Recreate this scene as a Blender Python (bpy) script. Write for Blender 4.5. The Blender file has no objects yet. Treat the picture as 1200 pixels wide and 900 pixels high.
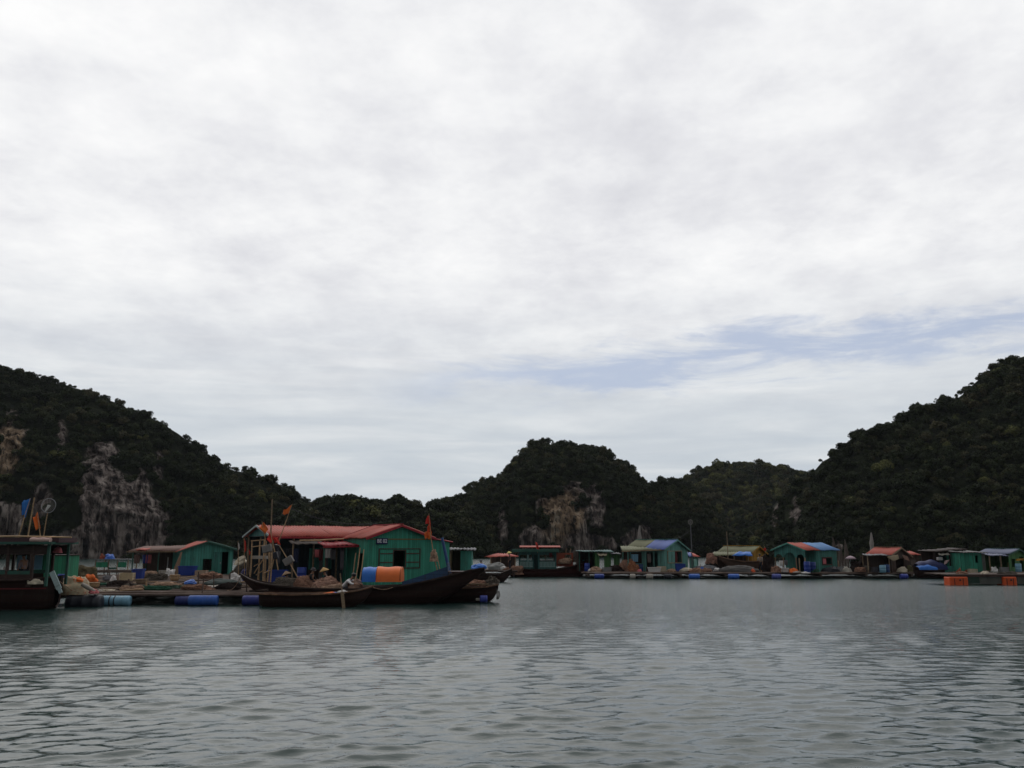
import bpy, math, random
import numpy as np
from mathutils import Vector, Matrix
random.seed(7)
rng = np.random.default_rng(11)
R = math.radians
scene = bpy.context.scene
col = scene.collection

# ------------------------------------------------------------------ camera
CAM_H = 3.2
FPX = 1039.0
PITCH = math.atan(189.0 / FPX)
cp, sp = math.cos(PITCH), math.sin(PITCH)
cam_d = bpy.data.cameras.new('camera')
cam = bpy.data.objects.new('camera', cam_d)
col.objects.link(cam)
cam.location = (0, 0, CAM_H)
cam.rotation_euler = (math.pi / 2 + PITCH, 0, 0)
cam_d.sensor_width = 36.0
cam_d.lens = 36.0 * FPX / 1200.0
cam_d.clip_start = 0.1
cam_d.clip_end = 9000
scene.camera = cam


def at(px, py, Y):
    """real point at distance Y that is seen at photo position px, py"""
    dx = (px - 600) / FPX
    dy = (450 - py) / FPX
    t = Y / (cp - dy * sp)
    return Vector((dx * t, Y, CAM_H + t * (sp + dy * cp)))


def X(px, Y, py=660):
    return at(px, py, Y).x


def Z(py, Y):
    return at(600, py, Y).z


def to_px(P):
    """numpy: world points -> photo position"""
    x, y, z = P[..., 0], P[..., 1], P[..., 2] - CAM_H
    dep = y * cp + z * sp
    up = -y * sp + z * cp
    dep = np.maximum(dep, 1e-3)
    return 600 + FPX * x / dep, 450 - FPX * up / dep


# ------------------------------------------------------------------ node helpers
def new_mat(name):
    m = bpy.data.materials.new(name)
    m.use_nodes = True
    nt = m.node_tree
    for n in list(nt.nodes):
        nt.nodes.remove(n)
    out = nt.nodes.new('ShaderNodeOutputMaterial')
    bs = nt.nodes.new('ShaderNodeBsdfPrincipled')
    nt.links.new(bs.outputs[0], out.inputs[0])
    return m, nt, bs


class G:
    """tiny node builder"""
    def __init__(s, nt):
        s.nt = nt

    def _set(s, sock, v):
        if v is None:
            return
        if hasattr(v, 'is_linked') or isinstance(v, bpy.types.NodeSocket):
            s.nt.links.new(v, sock)
        else:
            sock.default_value = v

    def math(s, op, a, b=None, c=None, clamp=False):
        n = s.nt.nodes.new('ShaderNodeMath')
        n.operation = op
        n.use_clamp = clamp
        s._set(n.inputs[0], a)
        s._set(n.inputs[1], b)
        s._set(n.inputs[2], c)
        return n.outputs[0]

    def noise(s, vec, scale, detail=4, rough=0.55, dist=0.0):
        n = s.nt.nodes.new('ShaderNodeTexNoise')
        s._set(n.inputs['Vector'], vec)
        n.inputs['Scale'].default_value = scale
        n.inputs['Detail'].default_value = detail
        n.inputs['Roughness'].default_value = rough
        n.inputs['Distortion'].default_value = dist
        return n.outputs[0]

    def mapping(s, vec, scale=(1, 1, 1), rot=(0, 0, 0), loc=(0, 0, 0)):
        n = s.nt.nodes.new('ShaderNodeMapping')
        s._set(n.inputs['Vector'], vec)
        n.inputs['Scale'].default_value = scale
        n.inputs['Rotation'].default_value = rot
        n.inputs['Location'].default_value = loc
        return n.outputs[0]

    def ramp(s, fac, stops, interp='LINEAR'):
        n = s.nt.nodes.new('ShaderNodeValToRGB')
        s._set(n.inputs[0], fac)
        cr = n.color_ramp
        cr.interpolation = interp
        while len(cr.elements) > 1:
            cr.elements.remove(cr.elements[-1])
        for i, (p, c) in enumerate(stops):
            e = cr.elements[0] if i == 0 else cr.elements.new(p)
            e.position = p
            e.color = (c[0], c[1], c[2], 1) if not isinstance(c, (int, float)) else (c, c, c, 1)
        return n.outputs[0]

    def mix(s, fac, a, b, mode='MIX'):
        n = s.nt.nodes.new('ShaderNodeMix')
        n.data_type = 'RGBA'
        n.blend_type = mode
        s._set(n.inputs[0], fac)
        for sock, v in ((n.inputs[6], a), (n.inputs[7], b)):
            if isinstance(v, (tuple, list)):
                sock.default_value = (v[0], v[1], v[2], 1)
            else:
                s._set(sock, v)
        return n.outputs[2]

    def smooth(s, v, a, b):
        n = s.nt.nodes.new('ShaderNodeMapRange')
        n.interpolation_type = 'SMOOTHSTEP'
        s._set(n.inputs[0], v)
        n.inputs[1].default_value = a
        n.inputs[2].default_value = b
        n.inputs[3].default_value = 0
        n.inputs[4].default_value = 1
        return n.outputs[0]

    def bump(s, h, strength, dist):
        n = s.nt.nodes.new('ShaderNodeBump')
        s._set(n.inputs['Height'], h)
        n.inputs['Strength'].default_value = strength
        n.inputs['Distance'].default_value = dist
        return n.outputs[0]

    def sep(s, vec):
        n = s.nt.nodes.new('ShaderNodeSeparateXYZ')
        s._set(n.inputs[0], vec)
        return n.outputs

    def comb(s, x, y, z):
        n = s.nt.nodes.new('ShaderNodeCombineXYZ')
        for i, v in enumerate((x, y, z)):
            s._set(n.inputs[i], v)
        return n.outputs[0]

    def obj(s):
        n = s.nt.nodes.new('ShaderNodeTexCoord')
        return n.outputs['Object']

    def pos(s):
        return s.nt.nodes.new('ShaderNodeNewGeometry').outputs['Position']

    def attr(s, name):
        n = s.nt.nodes.new('ShaderNodeAttribute')
        n.attribute_name = name
        return n

    def rnd(s):
        return s.nt.nodes.new('ShaderNodeObjectInfo').outputs['Random']


MATS = {}


def paint(rgb, key, rough=0.6, wear=0.35, stain=(0.06, 0.045, 0.035), scale=1.6, spec=0.3, streak=True):
    """weathered paint / cloth / plastic: patchy tone plus stains running down"""
    if key in MATS:
        return MATS[key]
    m, nt, b = new_mat(key)
    g = G(nt)
    p = g.obj()
    n1 = g.noise(p, scale, 5, 0.6)
    base = g.mix(n1, tuple(c * 0.62 for c in rgb), tuple(min(c * 1.3, 0.9) for c in rgb))
    st = g.noise(g.mapping(p, (3.2, 3.2, 0.5 if streak else 3.2)), scale, 6, 0.65)
    f = g.math('MULTIPLY', g.smooth(st, 0.5, 0.75), wear)
    c = g.mix(f, base, stain)
    nt.links.new(c, b.inputs['Base Color'])
    b.inputs['Roughness'].default_value = rough
    b.inputs['Specular IOR Level'].default_value = spec
    nt.links.new(g.bump(g.noise(p, 14, 3), 0.25, 0.02), b.inputs['Normal'])
    MATS[key] = m
    return m


def planks(rgb, key, width=0.16, axis='xy', wear=0.75, rough=0.7, vertical=True):
    """painted boards: each board its own tone, dark joints, stains"""
    if key in MATS:
        return MATS[key]
    m, nt, b = new_mat(key)
    g = G(nt)
    p = g.obj()
    x, y, z = g.sep(p)
    s = g.math('ADD', x, y) if vertical else z
    q = g.math('DIVIDE', s, width)
    cell = g.math('FLOOR', q)
    fr = g.math('FRACT', q)
    wn = nt.nodes.new('ShaderNodeTexWhiteNoise')
    wn.noise_dimensions = '1D'
    nt.links.new(cell, wn.inputs['W'])
    tone = wn.outputs[0]
    n1 = g.noise(g.mapping(p, (2, 2, 0.7)), 1.5, 5, 0.6)
    t = g.math('ADD', g.math('MULTIPLY', tone, 0.5), g.math('MULTIPLY', n1, 0.6))
    base = g.mix(t, tuple(c * 0.55 for c in rgb), tuple(min(c * 1.35, 0.9) for c in rgb))
    st = g.noise(g.mapping(p, (5, 5, 0.6)), 1.4, 6, 0.65)
    f = g.math('MULTIPLY', g.smooth(st, 0.5, 0.72), wear)
    c = g.mix(f, base, (rgb[0] * 0.25 + 0.035, rgb[1] * 0.25 + 0.028, rgb[2] * 0.25 + 0.02))
    edge = g.math('MULTIPLY', g.math('LESS_THAN', fr, 0.09), 0.75)
    c = g.mix(edge, c, tuple(x * 0.18 for x in rgb))
    nt.links.new(c, b.inputs['Base Color'])
    b.inputs['Roughness'].default_value = rough
    b.inputs['Specular IOR Level'].default_value = 0.25
    h = g.math('SUBTRACT', g.math('MULTIPLY', tone, 0.4), g.math('LESS_THAN', fr, 0.09))
    nt.links.new(g.bump(h, 0.6, 0.03), b.inputs['Normal'])
    MATS[key] = m
    return m


def wood(rgb, key, rough=0.8, rnd=0.5):
    """raw, weather-beaten timber, grain along x and y, each piece its own tone"""
    if key in MATS:
        return MATS[key]
    m, nt, b = new_mat(key)
    g = G(nt)
    p = g.obj()
    n1 = g.noise(g.mapping(p, (0.8, 6, 9)), 2.5, 6, 0.65)
    n2 = g.noise(p, 0.9, 4, 0.6)
    t = g.math('ADD', g.math('MULTIPLY', n1, 0.6), g.math('MULTIPLY', n2, 0.5))
    c = g.ramp(t, [(0.28, tuple(v * 0.35 for v in rgb)), (0.52, rgb), (0.75, tuple(min(1, v * 2.1) for v in rgb))])
    isl = nt.nodes.new('ShaderNodeNewGeometry').outputs['Random Per Island']
    hsv = nt.nodes.new('ShaderNodeHueSaturation')
    nt.links.new(c, hsv.inputs['Color'])
    r2 = g.math('ADD', g.math('MULTIPLY', isl, rnd), g.math('MULTIPLY', g.rnd(), rnd))
    nt.links.new(g.math('ADD', r2, 1 - rnd * 0.9), hsv.inputs['Value'])
    nt.links.new(hsv.outputs[0], b.inputs['Base Color'])
    b.inputs['Roughness'].default_value = rough
    b.inputs['Specular IOR Level'].default_value = 0.2
    nt.links.new(g.bump(n1, 0.5, 0.03), b.inputs['Normal'])
    MATS[key] = m
    return m


def netting(rgb, key):
    """heaped fishing net: fine cross-hatched cords with folds"""
    if key in MATS:
        return MATS[key]
    m, nt, b = new_mat(key)
    g = G(nt)
    p = g.obj()
    n1 = g.noise(g.mapping(p, (5, 5, 14), (0.4, 0.3, 0)), 1.2, 7, 0.7, 1.2)
    c = g.ramp(n1, [(0.3, tuple(v * 0.25 for v in rgb)), (0.5, rgb), (0.7, tuple(min(1, v * 1.9) for v in rgb))])
    nt.links.new(c, b.inputs['Base Color'])
    b.inputs['Roughness'].default_value = 0.95
    b.inputs['Specular IOR Level'].default_value = 0.05
    nt.links.new(g.bump(n1, 1.0, 0.08), b.inputs['Normal'])
    MATS[key] = m
    return m


TEAL = planks((0.038, 0.25, 0.17), 'teal painted boards')
TEAL_FINE = planks((0.06, 0.25, 0.2), 'pale teal boards', 0.22)
MINT = planks((0.12, 0.29, 0.25), 'mint boards', 0.25)
GREEN = planks((0.03, 0.21, 0.115), 'green boards', 0.3)
LEAFG = planks((0.07, 0.19, 0.065), 'leaf green boards', 0.3)
YELLOW = planks((0.38, 0.19, 0.02), 'ochre boards', 0.25)
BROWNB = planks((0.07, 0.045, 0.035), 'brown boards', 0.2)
REDROOF = paint((0.41, 0.085, 0.06), 'faded red roofing', 0.6, 0.7, (0.17, 0.07, 0.045), 1.3)
REDTRIM = paint((0.3, 0.02, 0.03), 'dark red trim', 0.5, 0.4)
OLIVEROOF = paint((0.17, 0.175, 0.1), 'olive roofing', 0.7, 0.5, (0.08, 0.07, 0.05), 0.8)
BLUEROOF = paint((0.12, 0.17, 0.42), 'violet blue roofing', 0.55, 0.3, (0.1, 0.1, 0.15), 0.8)
SKYROOF = paint((0.11, 0.25, 0.5), 'sky blue roofing', 0.55, 0.3, (0.12, 0.16, 0.22), 0.8)
GREYROOF = paint((0.13, 0.13, 0.14), 'grey sheet roofing', 0.6, 0.6, (0.06, 0.05, 0.04), 0.9)
SLATEROOF = paint((0.16, 0.18, 0.27), 'slate blue roofing', 0.55, 0.4, (0.1, 0.09, 0.09), 0.9)
GREENROOF = paint((0.03, 0.1, 0.075), 'dark green roofing', 0.6, 0.4)
LOG = wood((0.075, 0.054, 0.044), 'weathered logs')
TIMBER = wood((0.2, 0.145, 0.095), 'pale timber')
BAMBOO = wood((0.3, 0.2, 0.115), 'bamboo poles', 0.6)
DARKWOOD = wood((0.035, 0.022, 0.018), 'dark wet wood', 0.6)
RIMWOOD = wood((0.16, 0.09, 0.055), 'worn gunwale wood', 0.7)
HULL = planks((0.03, 0.0135, 0.011), 'tarred hull planks', 0.19, wear=0.6, rough=0.55, vertical=False)
HULLRED = planks((0.05, 0.013, 0.012), 'maroon hull planks', 0.2, wear=0.6, rough=0.5, vertical=False)
STRIPE = paint((0.22, 0.015, 0.02), 'red stripe paint', 0.5, 0.4)
BLUEPAINT = paint((0.03, 0.075, 0.2), 'faded blue paint', 0.55, 0.5, (0.05, 0.04, 0.04), 1.5)
BLUEPLASTIC = paint((0.014, 0.045, 0.27), 'blue plastic', 0.4, 0.25, (0.03, 0.03, 0.05), 1.0, 0.4)
BRIGHTBLUE = paint((0.035, 0.13, 0.5), 'bright blue plastic', 0.35, 0.25, (0.03, 0.05, 0.1), 1.0, 0.4)
PALEBLUE = paint((0.18, 0.36, 0.48), 'pale blue plastic', 0.4, 0.3, (0.1, 0.12, 0.12), 1.0, 0.4)
DARKPLASTIC = paint((0.012, 0.014, 0.022), 'black plastic', 0.45, 0.2, (0.03, 0.03, 0.03), 1.0, 0.4)
ORANGETARP = paint((0.88, 0.165, 0.035), 'orange tarpaulin', 0.5, 0.18, (0.35, 0.08, 0.03), 1.5, 0.3)
BLUETARP = paint((0.025, 0.15, 0.52), 'blue tarpaulin', 0.45, 0.2, (0.02, 0.05, 0.16), 1.5, 0.3)
NAVYTARP = paint((0.012, 0.02, 0.09), 'navy tarpaulin', 0.5, 0.2, (0.02, 0.02, 0.04), 1.5, 0.3)
ORANGEFLOAT = paint((0.62, 0.085, 0.015), 'orange float plastic', 0.45, 0.4, (0.22, 0.06, 0.03), 1.3, 0.4)
FLAGORANGE = paint((0.75, 0.15, 0.03), 'orange flag cloth', 0.8, 0.2, (0.3, 0.05, 0.02), 2)
FLAGRED = paint((0.6, 0.04, 0.03), 'red flag cloth', 0.8, 0.2, (0.25, 0.02, 0.02), 2)
FLAGBLUE = paint((0.03, 0.17, 0.52), 'blue flag cloth', 0.8, 0.2, (0.02, 0.06, 0.2), 2)
WHITECLOTH = paint((0.62, 0.6, 0.58), 'white cloth', 0.85, 0.3, (0.3, 0.27, 0.25), 2)
CREAM = paint((0.5, 0.44, 0.34), 'cream sacking', 0.85, 0.4, (0.2, 0.12, 0.07), 2)
FOAM = paint((0.36, 0.33, 0.29), 'dirty foam', 0.85, 0.5, (0.1, 0.09, 0.07), 2)
GREYFOAM = paint((0.2, 0.19, 0.18), 'grey foam', 0.85, 0.5, (0.07, 0.06, 0.05), 2)
RUST = paint((0.26, 0.06, 0.03), 'rust red paint', 0.7, 0.5, (0.07, 0.03, 0.02), 2)
DARKCLOTH = paint((0.012, 0.014, 0.018), 'dark cloth', 0.9, 0.3, (0.03, 0.025, 0.02), 3)
MAROONCLOTH = paint((0.09, 0.012, 0.015), 'maroon cloth', 0.9, 0.3, (0.03, 0.01, 0.01), 3)
TROUSER = paint((0.03, 0.03, 0.04), 'charcoal trousers', 0.9, 0.3, (0.02, 0.02, 0.02), 3)
ORANGESHIRT = paint((0.6, 0.24, 0.09), 'orange shirt cloth', 0.9, 0.2, (0.3, 0.1, 0.04), 3)
GREYCLOTH = paint((0.13, 0.13, 0.14), 'grey cloth', 0.9, 0.3, (0.05, 0.05, 0.05), 3)
PINKCLOTH = paint((0.5, 0.14, 0.15), 'pink cloth', 0.85, 0.3, (0.2, 0.05, 0.05), 3)
STRAW = paint((0.48, 0.3, 0.12), 'straw', 0.8, 0.3, (0.25, 0.13, 0.05), 6)
SKIN = paint((0.3, 0.16, 0.1), 'tanned skin', 0.55, 0.15, (0.2, 0.09, 0.06), 6)
HAIR = paint((0.01, 0.008, 0.007), 'black hair', 0.5, 0.1, (0.02, 0.02, 0.02), 6)
NETBROWN = netting((0.27, 0.155, 0.11), 'brown fishing net')
NETTAN = netting((0.36, 0.24, 0.17), 'tan fishing net')
NETGREY = netting((0.1, 0.085, 0.07), 'grey green fishing net')
NETGREEN = netting((0.03, 0.085, 0.055), 'green fishing net')
NETDARK = netting((0.03, 0.022, 0.02), 'dark fishing net')
STEEL = paint((0.3, 0.3, 0.32), 'galvanised steel', 0.4, 0.4, (0.12, 0.09, 0.07), 2, 0.5)
SIGNBLUE = paint((0.006, 0.014, 0.06), 'navy sign enamel', 0.4, 0.1, (0.01, 0.01, 0.03), 2)
SIGNWHITE = paint((0.6, 0.62, 0.66), 'white lettering', 0.5, 0.1, (0.4, 0.4, 0.4), 2)
GREYPANEL = paint((0.1, 0.105, 0.09), 'mossy grey panel', 0.7, 0.5, (0.03, 0.04, 0.03), 1.2)
MOSSPANEL = paint((0.02, 0.05, 0.035), 'dark green panel', 0.7, 0.5, (0.02, 0.03, 0.02), 1.2)


# ------------------------------------------------------------------ mesh builder
class MB:
    def __init__(s):
        s.v, s.f, s.sm = [], [], []

    def add(s, vs, fs, smooth=False, M=None):
        o = len(s.v)
        for p in vs:
            p = Vector(p)
            if M is not None:
                p = M @ p
            s.v.append(tuple(p))
        for f in fs:
            s.f.append([i + o for i in f])
            s.sm.append(smooth)
        return s

    def box(s, x0, x1, y0, y1, z0, z1, M=None):
        vs = [(x, y, z) for z in (z0, z1) for (x, y) in ((x0, y0), (x1, y0), (x1, y1), (x0, y1))]
        return s.add(vs, [(3, 2, 1, 0), (4, 5, 6, 7), (0, 1, 5, 4), (1, 2, 6, 5), (2, 3, 7, 6), (3, 0, 4, 7)], False, M)

    def cbox(s, c, size, rot=(0, 0, 0)):
        from mathutils import Euler
        M = Matrix.Translation(Vector(c)) @ Euler(rot).to_matrix().to_4x4()
        a, b, h = (v / 2 for v in size)
        return s.box(-a, a, -b, b, -h, h, M)

    def tube(s, pts, r, n=8, cap=True):
        """round bar through the points; r is one radius or one per point"""
        pts = [Vector(p) for p in pts]
        rs = r if isinstance(r, (list, tuple)) else [r] * len(pts)
        vs, fs = [], []
        d0 = (pts[-1] - pts[0]).normalized()
        ref = Vector((0, 0, 1)) if abs(d0.z) < 0.9 else Vector((1, 0, 0))
        for i, p in enumerate(pts):
            a = pts[max(i - 1, 0)]
            b = pts[min(i + 1, len(pts) - 1)]
            d = (b - a).normalized()
            u = d.cross(ref).normalized()
            w = d.cross(u)
            for k in range(n):
                t = 2 * math.pi * k / n
                vs.append(p + (u * math.cos(t) + w * math.sin(t)) * rs[i])
        for i in range(len(pts) - 1):
            for k in range(n):
                fs.append((i * n + k, i * n + (k + 1) % n, (i + 1) * n + (k + 1) % n, (i + 1) * n + k))
        s.add(vs, fs, True)
        if cap:
            s.add(vs[:n], [tuple(range(n))])
            s.add(vs[-n:], [tuple(range(n))[::-1]])
        return s

    def beam(s, p0, p1, w, h):
        """rectangular bar, h measured upwards"""
        p0, p1 = Vector(p0), Vector(p1)
        d = (p1 - p0).normalized()
        up = Vector((0, 0, 1)) if abs(d.z) < 0.95 else Vector((0, 1, 0))
        u = d.cross(up).normalized() * w / 2
        q = u.cross(d).normalized() * h / 2
        vs = [p + a * u + b * q for p in (p0, p1) for (a, b) in ((-1, -1), (1, -1), (1, 1), (-1, 1))]
        return s.add(vs, [(0, 1, 2, 3), (7, 6, 5, 4), (0, 4, 5, 1), (1, 5, 6, 2), (2, 6, 7, 3), (3, 7, 4, 0)])

    def prism(s, poly, y0, y1, M=None):
        """outline in x-z pushed along y"""
        n = len(poly)
        vs = [(x, y0, z) for x, z in poly] + [(x, y1, z) for x, z in poly]
        fs = [tuple(range(n)), tuple(range(2 * n - 1, n - 1, -1))]
        for i in range(n):
            j = (i + 1) % n
            fs.append((i, i + n, j + n, j))
        return s.add(vs, fs, False, M)

    def lathe(s, prof, n=16, M=None, smooth=True):
        vs, fs = [], []
        for r, z in prof:
            for k in range(n):
                t = 2 * math.pi * k / n
                vs.append((r * math.cos(t), r * math.sin(t), z))
        for i in range(len(prof) - 1):
            for k in range(n):
                fs.append((i * n + k, i * n + (k + 1) % n, (i + 1) * n + (k + 1) % n, (i + 1) * n + k))
        fs.append(tuple(range(n))[::-1])
        fs.append(tuple(range((len(prof) - 1) * n, len(prof) * n)))
        return s.add(vs, fs, smooth, M)

    def grid(s, fn, nu, nv, smooth=True, thick=0.0):
        """sheet fn(u,v); with thick a closed slab"""
        P = [[Vector(fn(i / nu, j / nv)) for j in range(nv + 1)] for i in range(nu + 1)]
        vs = [p for row in P for p in row]
        w = nv + 1
        fs = [(i * w + j, (i + 1) * w + j, (i + 1) * w + j + 1, i * w + j + 1) for i in range(nu) for j in range(nv)]
        if thick:
            n0 = len(vs)
            nrm = (P[-1][0] - P[0][0]).cross(P[0][-1] - P[0][0]).normalized() * thick
            vs = vs + [p - nrm for p in vs]
            fs = fs + [tuple(a + n0 for a in f[::-1]) for f in fs]
            for i in range(nu):
                for j in (0, nv):
                    a, b = i * w + j, (i + 1) * w + j
                    fs.append((b, a, a + n0, b + n0) if j == 0 else (a, b, b + n0, a + n0))
            for j in range(nv):
                for i in (0, nu):
                    a, b = i * w + j, i * w + j + 1
                    fs.append((a, b, b + n0, a + n0) if i == 0 else (b, a, a + n0, b + n0))
        return s.add(vs, fs, smooth)

    def wall_x(s, x0, x1, z0, z1, y0, y1, holes=()):
        xs = sorted({x0, x1, *[h[0] for h in holes], *[h[1] for h in holes]})
        zs = sorted({z0, z1, *[h[2] for h in holes], *[h[3] for h in holes]})
        for a, b in zip(xs, xs[1:]):
            for c, d in zip(zs, zs[1:]):
                mx, mz = (a + b) / 2, (c + d) / 2
                if not any(h[0] < mx < h[1] and h[2] < mz < h[3] for h in holes):
                    s.box(a, b, y0, y1, c, d)
        return s

    def wall_y(s, y0, y1, z0, z1, x0, x1, holes=()):
        ys = sorted({y0, y1, *[h[0] for h in holes], *[h[1] for h in holes]})
        zs = sorted({z0, z1, *[h[2] for h in holes], *[h[3] for h in holes]})
        for a, b in zip(ys, ys[1:]):
            for c, d in zip(zs, zs[1:]):
                my, mz = (a + b) / 2, (c + d) / 2
                if not any(h[0] < my < h[1] and h[2] < mz < h[3] for h in holes):
                    s.box(x0, x1, a, b, c, d)
        return s

    def build(s, name, mat, parent=None, label=None, bevel=0.0):
        me = bpy.data.meshes.new(name)
        me.from_pydata(s.v, [], s.f)
        me.polygons.foreach_set('use_smooth', s.sm)
        me.materials.append(mat)
        me.validate()
        me.update()
        o = bpy.data.objects.new(name, me)
        col.objects.link(o)
        if parent is not None:
            o.parent = parent
        if label:
            o['label'] = label
        if bevel:
            bv = o.modifiers.new('bevel', 'BEVEL')
            bv.width = bevel
            bv.segments = 2
            bv.limit_method = 'ANGLE'
        return o


def tag(o, label=None, cat=None, group=None, kind=None):
    if label:
        o['label'] = label
    if cat:
        o['category'] = cat
    if group:
        o['group'] = group
    if kind:
        o['kind'] = kind
    return o


def thing(name, label, cat, loc=(0, 0, 0), rz=0.0, group=None):
    o = bpy.data.objects.new(name, None)
    o.empty_display_size = 0.3
    col.objects.link(o)
    o.location = loc
    o.rotation_euler = (0, 0, rz)
    return tag(o, label, cat, group)


def single(mb, name, mat, label, cat, loc=(0, 0, 0), rz=0.0, group=None, bevel=0.0):
    o = mb.build(name, mat, None, None, bevel)
    o.location = loc
    o.rotation_euler = (0, 0, rz)
    return tag(o, label, cat, group)


# ------------------------------------------------------------------ numpy value noise
_perm = rng.permutation(4096)
_vals = rng.random(4096)


def _hash(i, j, k):
    return _vals[_perm[(_perm[(_perm[i & 4095] + j) & 4095] + k) & 4095]]


def vnoise(P):
    P = np.asarray(P, float)
    f = np.floor(P)
    I = f.astype(np.int64)
    t = P - f
    t = t * t * (3 - 2 * t)
    r = 0
    for a in (0, 1):
        for b in (0, 1):
            for c in (0, 1):
                w = (t[..., 0] if a else 1 - t[..., 0]) * (t[..., 1] if b else 1 - t[..., 1]) * (t[..., 2] if c else 1 - t[..., 2])
                r = r + w * _hash(I[..., 0] + a, I[..., 1] + b, I[..., 2] + c)
    return r


def fbm(P, oct=4, gain=0.5):
    a, s, tot = 1.0, 0, 0
    P = np.asarray(P, float)
    for k in range(oct):
        s = s + a * vnoise(P * (2 ** k) + 17.3 * k)
        tot += a
        a *= gain
    return s / tot


def np_mesh(name, V, F, mat, attrs=None, smooth=False):
    """mesh straight from arrays; F is (n, 3 or 4)"""
    me = bpy.data.meshes.new(name)
    n, k = F.shape
    me.vertices.add(len(V))
    me.vertices.foreach_set('co', np.ascontiguousarray(V, dtype=np.float32).ravel())
    me.loops.add(n * k)
    me.loops.foreach_set('vertex_index', np.ascontiguousarray(F, dtype=np.int32).ravel())
    me.polygons.add(n)
    me.polygons.foreach_set('loop_start', np.arange(0, n * k, k, dtype=np.int32))
    me.polygons.foreach_set('use_smooth', np.full(n, smooth))
    for nm, arr in (attrs or {}).items():
        a = me.attributes.new(nm, 'FLOAT', 'POINT')
        a.data.foreach_set('value', np.ascontiguousarray(arr, dtype=np.float32))
    me.materials.append(mat)
    me.update()
    me.validate()
    o = bpy.data.objects.new(name, me)
    col.objects.link(o)
    return o


def grid_faces(nu, nv):
    i, j = np.meshgrid(np.arange(nu - 1), np.arange(nv - 1), indexing='ij')
    a = (i * nv + j).ravel()
    return np.stack([a, a + nv, a + nv + 1, a + 1], 1)


# ------------------------------------------------------------------ sky and light
SUN_AZ, SUN_EL = R(-14), R(52)
w = bpy.data.worlds.new('World')
scene.world = w
w.use_nodes = True
nt = w.node_tree
for n in list(nt.nodes):
    nt.nodes.remove(n)
g = G(nt)
out = nt.nodes.new('ShaderNodeOutputWorld')
bg = nt.nodes.new('ShaderNodeBackground')
bg.inputs[1].default_value = 0.1
nt.links.new(bg.outputs[0], out.inputs[0])
sky = nt.nodes.new('ShaderNodeTexSky')
sky.sky_type = 'NISHITA'
sky.sun_disc = False
sky.sun_elevation = SUN_EL
sky.sun_rotation = SUN_AZ
d = nt.nodes.new('ShaderNodeTexCoord').outputs['Generated']
dx, dy, dz = g.sep(d)
az = g.math('ARCTAN2', dx, dy)
el = g.math('ARCSINE', dz)
zz = g.math('ADD', g.math('MAXIMUM', dz, 0.0), 0.16)
plane = g.comb(g.math('DIVIDE', dx, zz), g.math('DIVIDE', dy, zz), 0.0)
big = g.noise(g.mapping(plane, (0.8, 0.62, 1), (0, 0, R(24))), 1.0, 4, 0.5, 0.0)
mid_ = g.noise(g.mapping(plane, (1.7, 1.5, 1), (0, 0, R(-18)), (3.1, 1.7, 0)), 1.5, 9, 0.58, 0.12)
fine = g.noise(g.mapping(plane, (1.0, 0.9, 1), (0, 0, R(8)), (9.1, 4.7, 0)), 7.0, 8, 0.62, 0.1)
tone = g.math('ADD', g.math('ADD', g.math('MULTIPLY', big, 0.34), g.math('MULTIPLY', mid_, 0.38)), g.math('MULTIPLY', fine, 0.3))
cloud = g.ramp(tone, [(0.36, (6.7, 6.75, 7.15)), (0.46, (7.7, 7.75, 8.05)), (0.54, (8.7, 8.75, 8.9)), (0.64, (9.7, 9.7, 9.7))])
# thinner, bluer cloud towards the horizon with long flat streaks
streak = g.noise(g.comb(g.math('MULTIPLY', az, 3.2), g.math('MULTIPLY', el, 34.0), 0.0), 1.0, 5, 0.55, 0.6)
low = g.ramp(streak, [(0.32, (4.7, 5.35, 6.0)), (0.52, (5.6, 6.15, 6.6)), (0.74, (7.6, 7.85, 8.0))])
lowf = g.math('MULTIPLY', g.math('SUBTRACT', 1.0, g.smooth(el, 0.07, 0.33)), 0.85)
c = g.mix(lowf, cloud, low)
# ragged blue opening in the cloud on the right
wob = g.noise(g.comb(g.math('MULTIPLY', az, 6.0), g.math('MULTIPLY', el, 32.0), 0.0), 1.0, 9, 0.64, 0.5)
elc = g.math('ADD', 0.186, g.math('MULTIPLY', az, 0.065))
offs = g.math('ADD', g.math('SUBTRACT', el, elc), g.math('MULTIPLY', g.math('SUBTRACT', wob, 0.5), 0.13))
band = g.math('SUBTRACT', 1.0, g.smooth(g.math('ABSOLUTE', offs), 0.0, 0.034))
band = g.math('MULTIPLY', band, g.smooth(az, -0.2, 0.06))
band = g.math('MULTIPLY', band, g.math('SUBTRACT', 1.0, g.smooth(az, 0.5, 0.85)))
skyc = g.mix(0.8, sky.outputs[0], (4.3, 4.9, 6.4))
c = g.mix(g.math('MULTIPLY', band, 0.85), c, skyc)
# the cloud is lit from the front: it is darker behind the camera and low down
front = g.smooth(dy, -0.75, 0.55)
bright = g.math('ADD', 0.34, g.math('MULTIPLY', front, 0.66))
vm = nt.nodes.new('ShaderNodeVectorMath')
vm.operation = 'SCALE'
nt.links.new(c, vm.inputs[0])
nt.links.new(bright, vm.inputs['Scale'])
nt.links.new(vm.outputs[0], bg.inputs[0])

sun_d = bpy.data.lights.new('sun', 'SUN')
sun_d.energy = 0.5
sun_d.angle = R(70)
sun_d.color = (1.0, 0.95, 0.88)
sun = bpy.data.objects.new('sun', sun_d)
col.objects.link(sun)
sv = Vector((math.sin(SUN_AZ) * math.cos(SUN_EL), math.cos(SUN_AZ) * math.cos(SUN_EL), math.sin(SUN_EL)))
sun.rotation_euler = sv.to_track_quat('Z', 'Y').to_euler()
sun.location = (0, 0, 120)

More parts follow.
